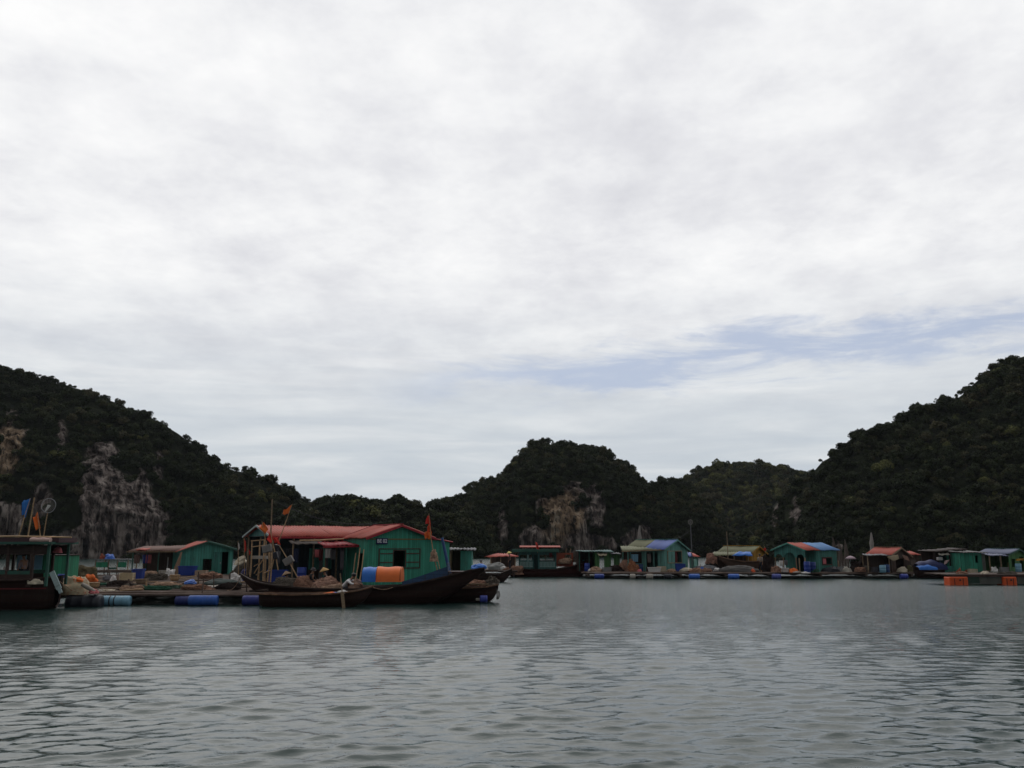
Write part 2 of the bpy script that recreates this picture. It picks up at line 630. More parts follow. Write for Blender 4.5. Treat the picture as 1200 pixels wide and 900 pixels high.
vs = scene.view_settings
vs.view_transform = 'Standard'
vs.look = 'None'
vs.exposure = 0.04
vs.gamma = 1.0
scene.cycles.use_denoising = True
scene.cycles.use_adaptive_sampling = False
scene.cycles.max_bounces = 6
scene.cycles.diffuse_bounces = 3
scene.cycles.glossy_bounces = 3


# ------------------------------------------------------------------ water
def build_water():
    m, nt, b = new_mat('sea water')
    g = G(nt)
    p = g.pos()
    b.inputs['Base Color'].default_value = (0.02, 0.044, 0.04, 1)
    b.inputs['Roughness'].default_value = 0.04
    b.inputs['IOR'].default_value = 1.333
    n1 = g.noise(g.mapping(p, (0.7, 1.7, 1), (0, 0, R(-8))), 2.6, 3, 0.55, 0.3)
    n2 = g.noise(g.mapping(p, (0.8, 1.6, 1), (0, 0, R(10))), 7.0, 3, 0.55, 0.2)
    h = g.math('ADD', g.math('MULTIPLY', n1, 0.7), g.math('MULTIPLY', n2, 0.25))
    yy = g.sep(p)[1]
    nt.links.new(g.math('MULTIPLY_ADD', g.smooth(yy, 22.0, 75.0), 0.17, 0.04), b.inputs['Roughness'])
    h = g.math('MULTIPLY', h, g.math('MULTIPLY_ADD', g.smooth(yy, 12.0, 75.0), 1.5, 0.25))
    nt.links.new(g.bump(h, 0.62, 0.12), b.inputs['Normal'])
    n_in = 760
    rows = np.concatenate([[-400, -60, -15, 2, 5, 7], np.geomspace(8, 140, 760), [160, 200, 300, 600, 1500, 5000]])
    s = np.linspace(-1, 1, n_in)
    half = np.where(rows < 8, 60, 0.68 * np.maximum(rows, 8) + 3.5)
    XX = np.concatenate([np.full((len(rows), 1), -6000.0), half[:, None] * s[None, :], np.full((len(rows), 1), 6000.0)], 1)
    YY = np.repeat(rows[:, None], n_in + 2, 1)
    fade = np.clip((rows - 6) / 4, 0, 1) * np.clip((170 - rows) / 60, 0, 1)
    H = np.zeros_like(XX)
    DX = np.zeros_like(XX)
    DY = np.zeros_like(XX)
    r = np.random.default_rng(5)
    warp = 0.9 * (vnoise(np.stack([XX * 0.35, YY * 0.5, np.zeros_like(XX)], -1)) - 0.5)
    for k in range(60):
        lam = 0.22 * (0.95 / 0.22) ** r.random()
        ang = R(101) + r.normal(0, R(22))
        kx, ky = math.cos(ang), math.sin(ang)
        K = 2 * math.pi / lam
        arg = K * (kx * XX + ky * YY) + r.random() * 6.283 + warp * r.normal(0, 2.0)
        # waves too short for the row spacing fade out with distance (the bump carries them there)
        keep = np.clip((lam / (0.0045 * np.maximum(rows, 8)) - 3.0) / 4.0, 0, 1)[:, None]
        amp = 0.0049 * lam
        H += keep * amp * np.cos(arg)
        DX -= keep * 1.5 * amp * kx * np.sin(arg)
        DY -= keep * 1.5 * amp * ky * np.sin(arg)
    patch = fbm(np.stack([XX * 0.07, YY * 0.05, np.zeros_like(XX)], -1), 3)
    fa = fade[:, None] * (0.7 + 0.6 * patch)
    fa[:, 0] = 0
    fa[:, -1] = 0
    V = np.stack([XX + DX * fa, YY + DY * fa, H * fa], -1).reshape(-1, 3)
    F = grid_faces(len(rows), n_in + 2)[:, ::-1]
    o = np_mesh('water', V, F, m, None, True)
    tag(o, kind='structure')


build_water()


# ------------------------------------------------------------------ hills and forest
def rock_mat():
    m, nt, b = new_mat('limestone and soil')
    g = G(nt)
    p = g.pos()
    rock = g.attr('rock').outputs['Fac']
    warm = g.attr('warm').outputs['Fac']
    fl = g.noise(g.mapping(p, (1, 1, 0.13)), 0.55, 8, 0.65, 0.5)
    bl = g.noise(g.mapping(p, (1, 1, 0.55), (0, 0, 0.4)), 0.33, 7, 0.62, 0.3)
    t = g.math('ADD', g.math('MULTIPLY', fl, 0.6), g.math('MULTIPLY', bl, 0.5))
    grey = g.ramp(t, [(0.45, (0.012, 0.011, 0.011)), (0.5, (0.07, 0.056, 0.051)), (0.56, (0.165, 0.136, 0.122)), (0.64, (0.33, 0.285, 0.255))])
    och = g.ramp(t, [(0.42, (0.03, 0.022, 0.016)), (0.5, (0.17, 0.12, 0.08)), (0.6, (0.33, 0.24, 0.16)), (0.68, (0.45, 0.38, 0.3))])
    rc = g.mix(warm, grey, och)
    drip = g.noise(g.mapping(p, (1, 1, 0.07), (0, 0, 0.9)), 1.1, 6, 0.6, 0.3)
    rc = g.mix(g.math('MULTIPLY', g.smooth(drip, 0.52, 0.6), 0.8), rc, (0.014, 0.012, 0.012))
    soil = g.ramp(bl, [(0.35, (0.007, 0.01, 0.005)), (0.62, (0.018, 0.024, 0.011)), (0.78, (0.05, 0.045, 0.04))])
    c = g.mix(rock, soil, rc)
    nt.links.new(c, b.inputs['Base Color'])
    b.inputs['Roughness'].default_value = 0.95
    b.inputs['Specular IOR Level'].default_value = 0.1
    nt.links.new(g.bump(g.math('ADD', t, g.math('MULTIPLY', drip, -0.6)), 1.0, 1.6), b.inputs['Normal'])
    return m


def leaf_mat():
    m, nt, b = new_mat('dark evergreen leaves')
    g = G(nt)
    t = g.attr('tint').outputs['Fac']
    l = g.attr('leaf').outputs['Fac']
    c = g.ramp(t, [(0.0, (0.020, 0.027, 0.014)), (0.35, (0.027, 0.036, 0.017)), (0.62, (0.040, 0.049, 0.023)),
                   (0.82, (0.066, 0.060, 0.032)), (0.93, (0.058, 0.068, 0.03)), (1.0, (0.105, 0.11, 0.04))])
    hsv = nt.nodes.new('ShaderNodeHueSaturation')
    nt.links.new(c, hsv.inputs['Color'])
    nt.links.new(g.math('ADD', 0.65, g.math('MULTIPLY', l, 0.75)), hsv.inputs['Value'])
    nt.links.new(hsv.outputs[0], b.inputs['Base Color'])
    b.inputs['Roughness'].default_value = 0.6
    b.inputs['Specular IOR Level'].default_value = 0.04
    return m


ROCK = rock_mat()
LEAF = leaf_mat()
BARK = wood((0.05, 0.04, 0.032), 'tree bark', 0.9)


def crown_template(seed, n=360):
    """unit crown: leaf-sprig triangles spread over uneven lobes, (n,3,3) and one random per leaf"""
    r = np.random.default_rng(seed)
    k = r.integers(5, 9)
    cen = r.normal(0, 1, (k, 3))
    cen /= np.linalg.norm(cen, axis=1)[:, None]
    cen *= r.uniform(0.3, 0.64, (k, 1))
    cen[:, 2] = np.abs(cen[:, 2]) * 0.8 - 0.12
    rad = r.uniform(0.28, 0.52, k)
    wgt = rad ** 2
    which = r.choice(k, n, p=wgt / wgt.sum())
    dr = r.normal(0, 1, (n, 3))
    dr[:, 2] += 0.35
    dr /= np.linalg.norm(dr, axis=1)[:, None]
    pos = cen[which] + dr * (rad[which] * r.uniform(0.72, 1.12, n))[:, None]
    nrm = dr + r.normal(0, 0.55, (n, 3))
    nrm /= np.linalg.norm(nrm, axis=1)[:, None]
    a = np.cross(nrm, r.normal(0, 1, (n, 3)))
    a /= np.linalg.norm(a, axis=1)[:, None]
    bb = np.cross(nrm, a)
    sz = r.uniform(0.065, 0.175, n)[:, None]
    tri = np.stack([pos + a * sz, pos + bb * sz * 0.9 - a * sz * 0.55, pos - bb * sz * 0.9 - a * sz * 0.55], 1)
    return tri, r.random(n)


NT = 20
TEMPL = [crown_template(100 + i) for i in range(NT)]
TREES = []       # individuals picked out of every hill's wood


def merge_crowns(name, P, rad, tint, squash, tm):
    tris, tn, lf = [], [], []
    for i in range(len(P)):
        T, l = TEMPL[tm[i]]
        a = rng.random() * 6.283
        ca, sa = math.cos(a), math.sin(a)
        Q = T * rad[i]
        Q = np.stack([Q[..., 0] * ca - Q[..., 1] * sa, Q[..., 0] * sa + Q[..., 1] * ca, Q[..., 2] * squash[i]], -1) + P[i]
        tris.append(Q)
        tn.append(np.full(len(T) * 3, tint[i]))
        lf.append(np.repeat(l, 3))
    V = np.concatenate(tris).reshape(-1, 3)
    F = np.arange(len(V)).reshape(-1, 3)
    return np_mesh(name, V, F, LEAF, {'tint': np.concatenate(tn), 'leaf': np.concatenate(lf)})


def blobs(px, py, spots):
    """how far photo positions lie inside soft patches (cx, cy, rx, ry)"""
    v = np.full(px.shape, -9.0)
    for cx, cy, rx, ry in spots:
        dd = 1 - np.sqrt(((px - cx) / rx) ** 2 + ((py - cy) / ry) ** 2)
        v = np.maximum(v, dd)
    return v


def hill(name, prof, Yr, D, p, rocks=(), warms=(), n_trees=1000, rmin=1.2, rmax=2.6, n_pick=60, low=1.6, where='', res=0.55, bump=2.4, bare=(), dark=0.0):
    pp = np.array([[at(a, b, Yr).x, at(a, b, Yr).z] for a, b in prof])
    xs = np.arange(pp[0, 0], pp[-1, 0], res)
    zr = np.maximum(np.interp(xs, pp[:, 0], pp[:, 1]) - low, 0.6)
    ker = np.hanning(9)
    ker /= ker.sum()
    zr = np.convolve(np.pad(zr, 4, 'edge'), ker, 'valid')
    zmax = zr.max()
    nvf, nvb = int(min(zmax / res * 1.2, 130)), 26
    t = np.concatenate([np.linspace(-0.04, 1, nvf), np.linspace(1, 0, nvb + 1)[1:]])
    back = np.concatenate([np.zeros(nvf), np.ones(nvb)])
    dep = D * (0.35 + 0.65 * zr / zmax)
    XX = np.repeat(xs[:, None], len(t), 1)
    ZZ = zr[:, None] * t[None, :]
    tt = np.clip(t, 0, 1)
    off = np.where(back > 0, (1 - tt ** 1.5) * 1.1, -(1 - tt ** p))
    YY = Yr + dep[:, None] * off[None, :]
    V = np.stack([XX, YY, ZZ], -1)
    px, py = to_px(V)
    nz = fbm(V * 0.16 + 3.3, 3) - 0.5
    rk = blobs(px, py, rocks) + (fbm(V * np.array([0.33, 0.33, 0.09]) + 9.1, 4) - 0.5) * 1.7
    rock = np.clip(rk * 9.0, 0, 1) * (back[None, :] == 0)
    if len(rocks) == 0:
        rock = rock * 0
    wm = np.clip((blobs(px, py, warms) + nz * 1.2) * 2.5 + 0.5, 0, 1) if warms else rock * 0
    # push the surface about: lumps everywhere, upright flutes and ledges on the bare rock
    lump = (fbm(V * 0.075 + 1.7, 4) - 0.5) * 2 * bump
    flute = np.abs(fbm(V * np.array([0.6, 0.6, 0.09]) + 12.5, 3) - 0.5) * -7.0 + 1.0 + (fbm(V * np.array([1.1, 1.1, 0.8]) + 6.6, 2) - 0.5) * 1.4 + (fbm(V * np.array([0.42, 0.42, 0.06]) + 5.5, 4) - 0.5) * 3.6 + (fbm(V * np.array([0.2, 0.2, 0.33]) + 2.2, 3) - 0.5) * 2.6
    V[..., 1] -= lump + rock * (flute + 0.6)
    edge = np.clip(np.minimum(tt[None, :] * 3, 1), 0, 1)
    V[..., 2] += (fbm(V * 0.11 + 8.8, 3) - 0.5) * 1.6 * edge
    o = np_mesh(name, V.reshape(-1, 3), grid_faces(len(xs), len(t))[:, ::-1], ROCK, {'rock': rock.ravel(), 'warm': wm.ravel()}, True)
    tag(o, kind='structure')
    # trees: spread over the slope, none on bare rock
    n0 = n_trees * 5
    iu = rng.integers(0, len(xs), n0)
    iv = rng.choice(len(t), n0, p=np.where(back > 0, 0.14, 1.0 + 0.9 * (t > 0.93)) * np.where((back > 0) & (t < 0.7), 0, 1) / (np.where(back > 0, 0.14, 1.0 + 0.9 * (t > 0.93)) * np.where((back > 0) & (t < 0.7), 0, 1)).sum())
    keep = rng.random(n0) < (1 - rock[iu, iv]) * np.clip(zr[iu] / zmax + 0.25, 0, 1)
    if bare:
        keep &= rng.random(n0) > 0.75 * np.clip(blobs(px, py, bare)[iu, iv] * 3, 0, 1)
    iu, iv = iu[keep][:n_trees], iv[keep][:n_trees]
    P = V[iu, iv] + rng.normal(0, 0.3, (len(iu), 3))
    rad = rmin + (rmax - rmin) * rng.random(len(iu)) ** 1.9
    P[:, 1] -= 0.35 * rad
    P[:, 2] += 0.25 * rad
    # tint drifts over the hill so that light and dark stands show
    drift = fbm(P * 0.1 + 4.4, 3)
    tint = np.clip((drift - 0.5) * 1.2 + rng.beta(1.6, 2.4, len(iu)) + dark, 0, 1)  # a positive dark value moves crowns to the paler leaf colours
    squash = rng.uniform(0.7, 1.05, len(iu))
    tm = rng.integers(0, NT, len(iu))
    # the largest ones in view become trees of their own
    vis = (back[iv] == 0) & (t[iv] > 0.3)
    qx, qy = to_px(P)
    vis &= (qx > 5) & (qx < 1195) & (qy < 640)
    order = np.argsort(-(rad + 0.9 * t[iv] + rng.random(len(iu)) * 0.5) * vis)
    pick = order[:n_pick]
    for i in pick:
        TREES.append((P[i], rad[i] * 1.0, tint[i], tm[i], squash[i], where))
    rest = np.setdiff1d(np.arange(len(iu)), pick)
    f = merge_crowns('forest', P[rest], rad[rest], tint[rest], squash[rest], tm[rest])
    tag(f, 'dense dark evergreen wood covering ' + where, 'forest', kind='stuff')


LEFT = [(-190, 440), (-120, 424), (-60, 418), (0, 424), (19, 429), (40, 434), (62, 440), (81, 446), (106, 454), (124, 460), (146, 468), (150, 476), (165, 477), (187, 488), (212, 502), (230, 517), (249, 530), (274, 545), (293, 547), (320, 557), (343, 572), (357, 581), (385, 600), (410, 640)]
RIDGE = [(300, 640), (330, 600), (357, 586), (367, 585), (383, 578), (397, 575), (413, 577), (433, 582), (445, 579), (457, 580), (477, 575), (490, 582), (497, 592), (503, 588), (512, 578), (522, 576), (535, 583), (560, 600), (585, 640)]
MID = [(495, 640), (510, 600), (525, 582), (537, 577), (550, 568), (567, 558), (584, 557), (594, 545), (606, 534), (616, 521), (630, 515), (645, 514), (662, 515), (680, 517), (700, 519), (712, 525), (720, 535), (732, 539), (741, 548), (749, 560), (759, 565), (780, 560), (801, 561), (815, 578), (835, 600), (850, 628), (862, 645)]
FAR = [(730, 640), (765, 590), (785, 572), (804, 558), (816, 549), (834, 543), (858, 540), (879, 542), (894, 541), (912, 548), (924, 550), (939, 551), (970, 562), (1010, 590), (1040, 640)]
RIGHT = [(862, 645), (880, 620), (900, 596), (920, 568), (940, 551), (956, 542), (960, 534), (978, 526), (993, 511), (1006, 505), (1031, 495), (1049, 491), (1056, 481), (1068, 474), (1096, 464), (1115, 463), (1130, 454), (1149, 435), (1164, 424), (1189, 413), (1210, 408), (1260, 392), (1330, 380), (1420, 400)]

hill('hill_on_the_left', LEFT, 250, 42, 2.3,
     rocks=[(118, 570, 22, 62), (145, 600, 40, 55), (165, 628, 34, 34), (14, 525, 18, 40), (73, 512, 6, 20), (186, 545, 7, 20), (50, 585, 12, 22), (110, 640, 50, 24), (8, 615, 16, 30)],
     warms=[(14, 525, 22, 36)], n_trees=3100, rmin=0.85, rmax=2.5, n_pick=80, where='the tall left limestone hill', bump=2.6, bare=[(60, 620, 75, 70)], res=0.45)
hill('low_ridge', RIDGE, 235, 16, 2.0, rocks=(), n_trees=560, rmin=1.2, rmax=3.3, n_pick=34, low=3.0, where='the low ridge behind the main green house', bump=1.2)
hill('hill_in_the_middle', MID, 272, 34, 2.4,
     rocks=[(668, 612, 40, 34), (665, 590, 16, 26), (700, 598, 10, 30), (635, 630, 28, 18), (690, 635, 34, 14), (590, 618, 6, 18), (745, 632, 20, 14)],
     warms=[(660, 605, 26, 28)], n_trees=2600, rmin=0.85, rmax=2.3, n_pick=76, where='the rounded middle limestone hill', bump=2.2, bare=[(600, 600, 40, 40), (720, 620, 40, 30)], res=0.45)
hill('far_hill', FAR, 430, 60, 1.6, rocks=(), n_trees=1900, rmin=1.3, rmax=3.4, n_pick=40, where='the far rounded hill', bump=3.0, dark=0.42, res=0.9)  # raised tint: part of the haze's paleness is put into the leaf colour
hill('hill_on_the_right', RIGHT, 215, 58, 1.5,
     rocks=[(932, 603, 4, 22), (980, 642, 9, 12), (907, 600, 3, 16)],
     n_trees=3900, rmin=0.75, rmax=2.3, n_pick=70, where='the steep wooded right hill', bump=2.4, res=0.45)


def plant_trees():
    meshes = []
    for T, l in TEMPL:
        me = bpy.data.meshes.new('crown')
        V = T.reshape(-1, 3)
        meshes.append((V, np.repeat(l, 3)))
    bank = {}

    def crown_mesh(tm, tint):
        key = (tm, round(tint * 6))
        if key not in bank:
            V, l = meshes[tm]
            # a denser crown than the wood's: two turned copies
            V2 = np.stack([-V[:, 1], V[:, 0], V[:, 2]], 1) * 0.92
            VV = np.concatenate([V, V2])
            o = np_mesh('tree', VV, np.arange(len(VV)).reshape(-1, 3), LEAF,
                        {'tint': np.full(len(VV), round(tint * 6) / 6.0), 'leaf': np.concatenate([l, l])})
            me = o.data
            bpy.data.objects.remove(o)
            bank[key] = me
        return bank[key]
    tr = MB()
    tr.tube([(0, 0, -2.0), (0.05, 0, -0.9), (-0.03, 0.04, 0.1)], [0.12, 0.09, 0.05], 6)
    for a in range(3):
        tr.tube([(0.03, 0, -0.6), (0.35 * math.cos(a * 2.1), 0.35 * math.sin(a * 2.1), 0.15)], [0.05, 0.02], 5)
    to = tr.build('trunk', BARK)
    tmesh = to.data
    bpy.data.objects.remove(to)
    for P, r, tint, tm, sq, where in TREES:
        parts = 'low ridge' in where
        if parts:
            o = bpy.data.objects.new('tree', None)
            k = bpy.data.objects.new('crown', crown_mesh(tm, tint))
            tk = bpy.data.objects.new('trunk', tmesh)
            for c_ in (o, k, tk):
                col.objects.link(c_)
            k.parent = o
            tk.parent = o
        else:
            o = bpy.data.objects.new('tree', crown_mesh(tm, tint))
            col.objects.link(o)
        o.location = P
        o.scale = (r, r, r * sq)
        o.rotation_euler = (0, 0, rng.random() * 6.28)
        tag(o, 'bushy dark green tree growing on ' + where, 'tree', 'trees on ' + where)


plant_trees()


# ------------------------------------------------------------------ building blocks of the fishing village
def P3(px, py, Y):
    return at(px, py, Y)


def roof_sheet(a0, a1, b1, b0, rib=0.24, amp=0.036, thick=0.035):
    """ribbed sheet: a0-a1 along the top edge, b0-b1 along the bottom edge"""
    a0, a1, b1, b0 = map(Vector, (a0, a1, b1, b0))
    L = (a1 - a0).length
    n = max(6, int(L / rib) * 4)
    nrm = (a1 - a0).cross(b0 - a0).normalized()
    if nrm.z < 0:
        nrm = -nrm

    def fn(u, v):
        p = (a0.lerp(a1, u)).lerp(b0.lerp(b1, u), v)
        sag = 0.02 * math.sin(9 * u + 3 * v) + 0.012 * math.sin(23 * u)
        return p + nrm * (amp * math.sin(2 * math.pi * u * L / rib) + sag)
    return MB().grid(fn, n, 2, True, thick if (a1 - a0).cross(b0 - a0).z > 0 else -thick)


def frame_x(x0, x1, z0, z1, y0, y1, w=0.09):
    m = MB()
    m.box(x0 - w, x0, y0, y1, z0 - w, z1 + w)
    m.box(x1, x1 + w, y0, y1, z0 - w, z1 + w)
    m.box(x0, x1, y0, y1, z1, z1 + w)
    m.box(x0, x1, y0, y1, z0 - w, z0)
    return m


def house(label, loc, rz, w, d, z0, zl, zp, zr, wall, roofs, front=(), left=(), right=(), over=0.28, trim=None, open_left=False, open_front=False, group='gabled raft houses', peak=None, roof_r=None, name='raft_house'):
    """gabled hut; local x along the gable front, y to the back, ridge along y"""
    t = thing(name, label, 'house', loc, rz, group)
    pk = w / 2 if peak is None else peak
    zm = min(zl, zr)
    m = MB()
    th = 0.07
    if not open_front:
        m.wall_x(0, w, z0, zm, 0, th, front)
        m.prism([(0, zm), (w, zm), (w, zr), (pk, zp), (0, zl)] if zl > zm + .01 or zr > zm + .01 else [(0, zm), (w, zm), (pk, zp)], 0, th)
    m.wall_x(0, w, z0, zm, d - th, d)
    m.prism([(0, zm), (w, zm), (pk, zp)], d - th, d)
    if not open_left:
        m.wall_y(th, d - th, z0, zl, 0, th, left)
    m.wall_y(th, d - th, z0, zr, w - th, w, right)
    m.build('wall', wall, t)
    # roof, one or more sheets on the left slope, one on the right
    sl = (zp - zl) / pk
    sr = (zp - zr) / (w - pk)
    y0 = -over
    L = d + 2 * over
    for (f0, f1, mt) in roofs:
        a, b = y0 + L * f0, y0 + L * f1
        roof_sheet((pk, a, zp + .05), (pk, b, zp + .05), (-over, b, zl - sl * over + .05), (-over, a, zl - sl * over + .05)).build('roof_panel', mt, t)
    roof_sheet((pk, y0, zp + .045), (pk, y0 + L, zp + .045), (w + over, y0 + L, zr - sr * over + .045), (w + over, y0, zr - sr * over + .045)).build('roof_panel', roof_r or roofs[0][2], t)
    m = MB()
    m.beam((pk, y0 - .02, zp + .085), (pk, y0 + L + .02, zp + .085), 0.2, 0.05)
    m.build('ridge_cap', trim or roofs[0][2], t)
    if trim:
        m = MB()
        m.beam((-over, y0 - .03, zl - sl * over - .03), (pk, y0 - .03, zp - .03), 0.04, 0.13)
        m.beam((pk, y0 - .03, zp - .03), (w + over, y0 - .03, zr - sr * over - .03), 0.04, 0.13)
        m.build('barge_board', trim, t)
    # floor
    m = MB()
    m.box(-.05, w + .05, -.05, d + .05, z0 - .1, z0 - .004)
    m.build('floor_board', DARKWOOD, t)
    return t


def posts(t, pts, z0, z1, r=0.05, mat=None, name='post'):
    for i, p in enumerate(pts):
        zz = z1[i] if isinstance(z1, (list, tuple)) else z1
        MB().tube([(p[0], p[1], z0), (p[0] + random.uniform(-.03, .03), p[1], (z0 + zz) / 2), (p[0], p[1], zz)], r, 7).build(name, mat or TIMBER, t)


def interp(xs, ys, x):
    return float(np.interp(x, xs, ys))


def smooth_interp(pts):
    xs = np.array([p[0] for p in pts])
    ys = np.array([p[1] for p in pts])
    xx = np.linspace(xs[0], xs[-1], 200)
    yy = np.interp(xx, xs, ys)
    k = np.hanning(27)
    k /= k.sum()
    yy2 = np.convolve(np.pad(yy, 13, 'reflect', reflect_type='odd'), k, 'valid')
    return lambda s: float(np.interp(s, xx, yy2))


def hull(t, L, sheer, keel, beam, mat, rim, deck_z=None, deckmat=None, n=36, rimw=0.1, thwarts=()):
    """open wooden hull along local x from 0 to L, y across, z up from the water"""
    fs_, fk, fb = smooth_interp(sheer), smooth_interp(keel), smooth_interp(beam)

    def sec(s, inner):
        zs, zk, b = fs_(s), fk(s), max(fb(s), 0.03)
        h = zs - zk
        o = 0.06 if inner else 0
        bb = max(b - o, 0.012)
        zb = zk + (0.07 if inner else 0)
        return [(-bb, zs), (-bb * .93, zs - .35 * h), (-bb * .62, zb + .13 * h), (0, zb), (bb * .62, zb + .13 * h), (bb * .93, zs - .35 * h), (bb, zs)]
    m = MB()
    for inner in (0, 1):
        vs, f = [], []
        for i in range(n + 1):
            s = i / n
            for y, z in sec(s, inner):
                x = L * s
                if inner:
                    x = 0.07 + (L - 0.14) * s
                vs.append((x, y, z))
        for i in range(n):
            for k in range(6):
                q = (i * 7 + k, (i + 1) * 7 + k, (i + 1) * 7 + k + 1, i * 7 + k + 1)
                f.append(q if not inner else q[::-1])
        m.add(vs, f, True)
    o0, o1 = 0, (n + 1) * 7
    for i in range(n):
        for k in (0, 6):
            a, b = i * 7 + k, (i + 1) * 7 + k
            m.f.append([a, b, b + o1, a + o1])
            m.sm.append(False)
    for i in (0, n):
        for k in range(6):
            a = i * 7 + k
            m.f.append([a, a + 1, a + 1 + o1, a + o1])
            m.sm.append(False)
    m.build('hull', mat, t)
    for sgn in (-1, 1):
        pts = [Vector((L * i / n, sgn * (max(fb(i / n), .03) + 0.012), fs_(i / n))) for i in range(n + 1)]
        m = MB()
        for a, b in zip(pts, pts[1:]):
            m.beam(a, b, rimw, rimw * .75)
        m.build('gunwale', rim, t)
    if deck_z is not None:
        vs, f = [], []
        for i in range(n + 1):
            s = i / n
            b = max(fb(s) * .86 - .05, .012)
            z = max(deck_z, fk(s) + .12)
            z = min(z, fs_(s) - .1)
            vs += [(L * s * .985 + .1, -b, z), (L * s * .985 + .1, b, z)]
        for i in range(n):
            f.append((2 * i, 2 * i + 2, 2 * i + 3, 2 * i + 1))
        MB().add(vs, f).build('deck', deckmat or DARKWOOD, t)
    for s in thwarts:
        b = fb(s) * .9
        MB().box(L * s - .12, L * s + .12, -b, b, fs_(s) - .2, fs_(s) - .15).build('thwart', rim, t)
    return fs_, fb


def heap(rx, ry, h, seed, nu=44, nv=18, amp=0.3, ropes=None):
    """uneven pile resting on z = 0: a few slumped lumps with creases; nets also get loose rope loops"""
    r = random.Random(seed)
    off = np.array([r.random() * 50 for _ in range(3)])
    U, W = np.meshgrid(np.arange(nu + 1) / nu, np.arange(nv + 1) / nv, indexing='ij')
    a = 2 * np.pi * U
    e = W * np.pi / 2
    Q = np.stack([np.cos(a) * np.cos(e), np.sin(a) * np.cos(e), np.sin(e)], -1)
    k = 1 + amp * 2.3 * (fbm(Q * 1.6 + off, 2) - .5) + .42 * (fbm(Q * 4.2 + off * 2, 4, .6) - .5)
    # second and third hump
    for _ in range(2):
        c = np.array([r.uniform(-.8, .8), r.uniform(-.5, .5), r.uniform(.1, .6)])
        k = k + r.uniform(-.22, .3) * np.exp(-((Q - c) ** 2).sum(-1) / .16)
    P = np.stack([Q[..., 0] * rx * k, Q[..., 1] * ry * k, np.maximum(Q[..., 2], 0) ** .8 * h * k], -1)
    m = MB()
    w_ = nv + 1
    m.add(P.reshape(-1, 3).tolist(), [(i * w_ + j, (i + 1) * w_ + j, (i + 1) * w_ + j + 1, i * w_ + j + 1) for i in range(nu) for j in range(nv)], True)
    for _ in range(ropes or 0):
        i0, j0 = r.randrange(nu), r.uniform(.15, .8) * nv
        pts = []
        ln = r.randrange(8, 20)
        for s in range(ln):
            ii = int(i0 + s * nu / 40) % nu
            jj = int(min(max(j0 + 2.5 * math.sin(s * .7 + seed), 0), nv))
            pts.append(Vector(P[ii, jj]) * 1.04)
        m.tube(pts, r.uniform(.01, .022), 4, False)
    return m


def drum(L=1.45, r=0.29, n=20):
    """plastic barrel lying along x, centred, with ribs"""
    M = Matrix.Rotation(math.pi / 2, 4, 'Y')
    h = L / 2
    prof = [(r * .5, -h), (r * .93, -h), (r, -h + .06), (r, -.33 * L), (r * 1.04, -.31 * L), (r, -.29 * L), (r, -.02), (r * 1.03, 0), (r, .02), (r, .29 * L), (r * 1.04, .31 * L), (r, .33 * L), (r, h - .06), (r * .93, h), (r * .5, h)]
    return MB().lathe(prof, n, M)


def upright_drum(h=0.9, r=0.29, n=20):
    prof = [(r * .9, 0), (r, .05), (r, h * .32), (r * 1.04, h * .34), (r, h * .36), (r, h * .64), (r * 1.04, h * .66), (r, h * .68), (r, h - .05), (r * .92, h), (r * .8, h), (r * .8, h - .03), (.02, h - .03)]
    return MB().lathe(prof, n)


def crate(w, d, h, t=0.03):
    """open slatted crate"""
    m = MB()
    m.box(-w / 2, w / 2, -d / 2, d / 2, 0, t)
    n = 3
    for k in range(n):
        z0 = t + k * (h - t) / n + .02
        z1 = t + (k + 1) * (h - t) / n - .005
        m.box(-w / 2, w / 2, -d / 2, -d / 2 + t, z0, z1)
        m.box(-w / 2, w / 2, d / 2 - t, d / 2, z0, z1)
        m.box(-w / 2, -w / 2 + t, -d / 2 + t, d / 2 - t, z0, z1)
        m.box(w / 2 - t, w / 2, -d / 2 + t, d / 2 - t, z0, z1)
    for sx in (-1, 1):
        for sy in (-1, 1):
            m.cbox((sx * (w / 2 + .008), sy * (d / 2 + .008), h / 2), (.06, .06, h))
    return m


def tub(w, d, h):
    """plastic tank: flared walls, thick rim, hollow"""
    m = MB()
    a, b = w / 2, d / 2
    k = .9

    def ring(x, y, z):
        c = min(x, y) * .18
        return [(-x + c, -y, z), (x - c, -y, z), (x, -y + c, z), (x, y - c, z), (x - c, y, z), (-x + c, y, z), (-x, y - c, z), (-x, -y + c, z)]
    rings = [ring(a * k, b * k, 0), ring(a, b, h - .08), ring(a + .04, b + .04, h - .08), ring(a + .04, b + .04, h), ring(a - .04, b - .04, h), ring(a * k - .05, b * k - .05, .06)]
    vs = [p for r_ in rings for p in r_]
    f = [(i * 8 + j, i * 8 + (j + 1) % 8, (i + 1) * 8 + (j + 1) % 8, (i + 1) * 8 + j) for i in range(5) for j in range(8)]
    f += [tuple(range(8))[::-1], tuple(range(40, 48))]
    return m.add(vs, f)


def cloth(w, h, seed, waves=3, amp=.05, thick=.012, ragged=0.0):
    """hanging cloth in the x-z plane, top edge at z = 0"""
    r = random.Random(seed)
    ph = r.random() * 6

    def fn(u, v):
        rg = ragged * math.sin(u * 17 + ph) * v
        return (w * (u - .5) * (1 - .12 * v), amp * math.sin(waves * 6.28 * u + ph + v) * (.4 + v), -h * v * (1 + rg))
    return MB().grid(fn, 14, 8, True, thick)


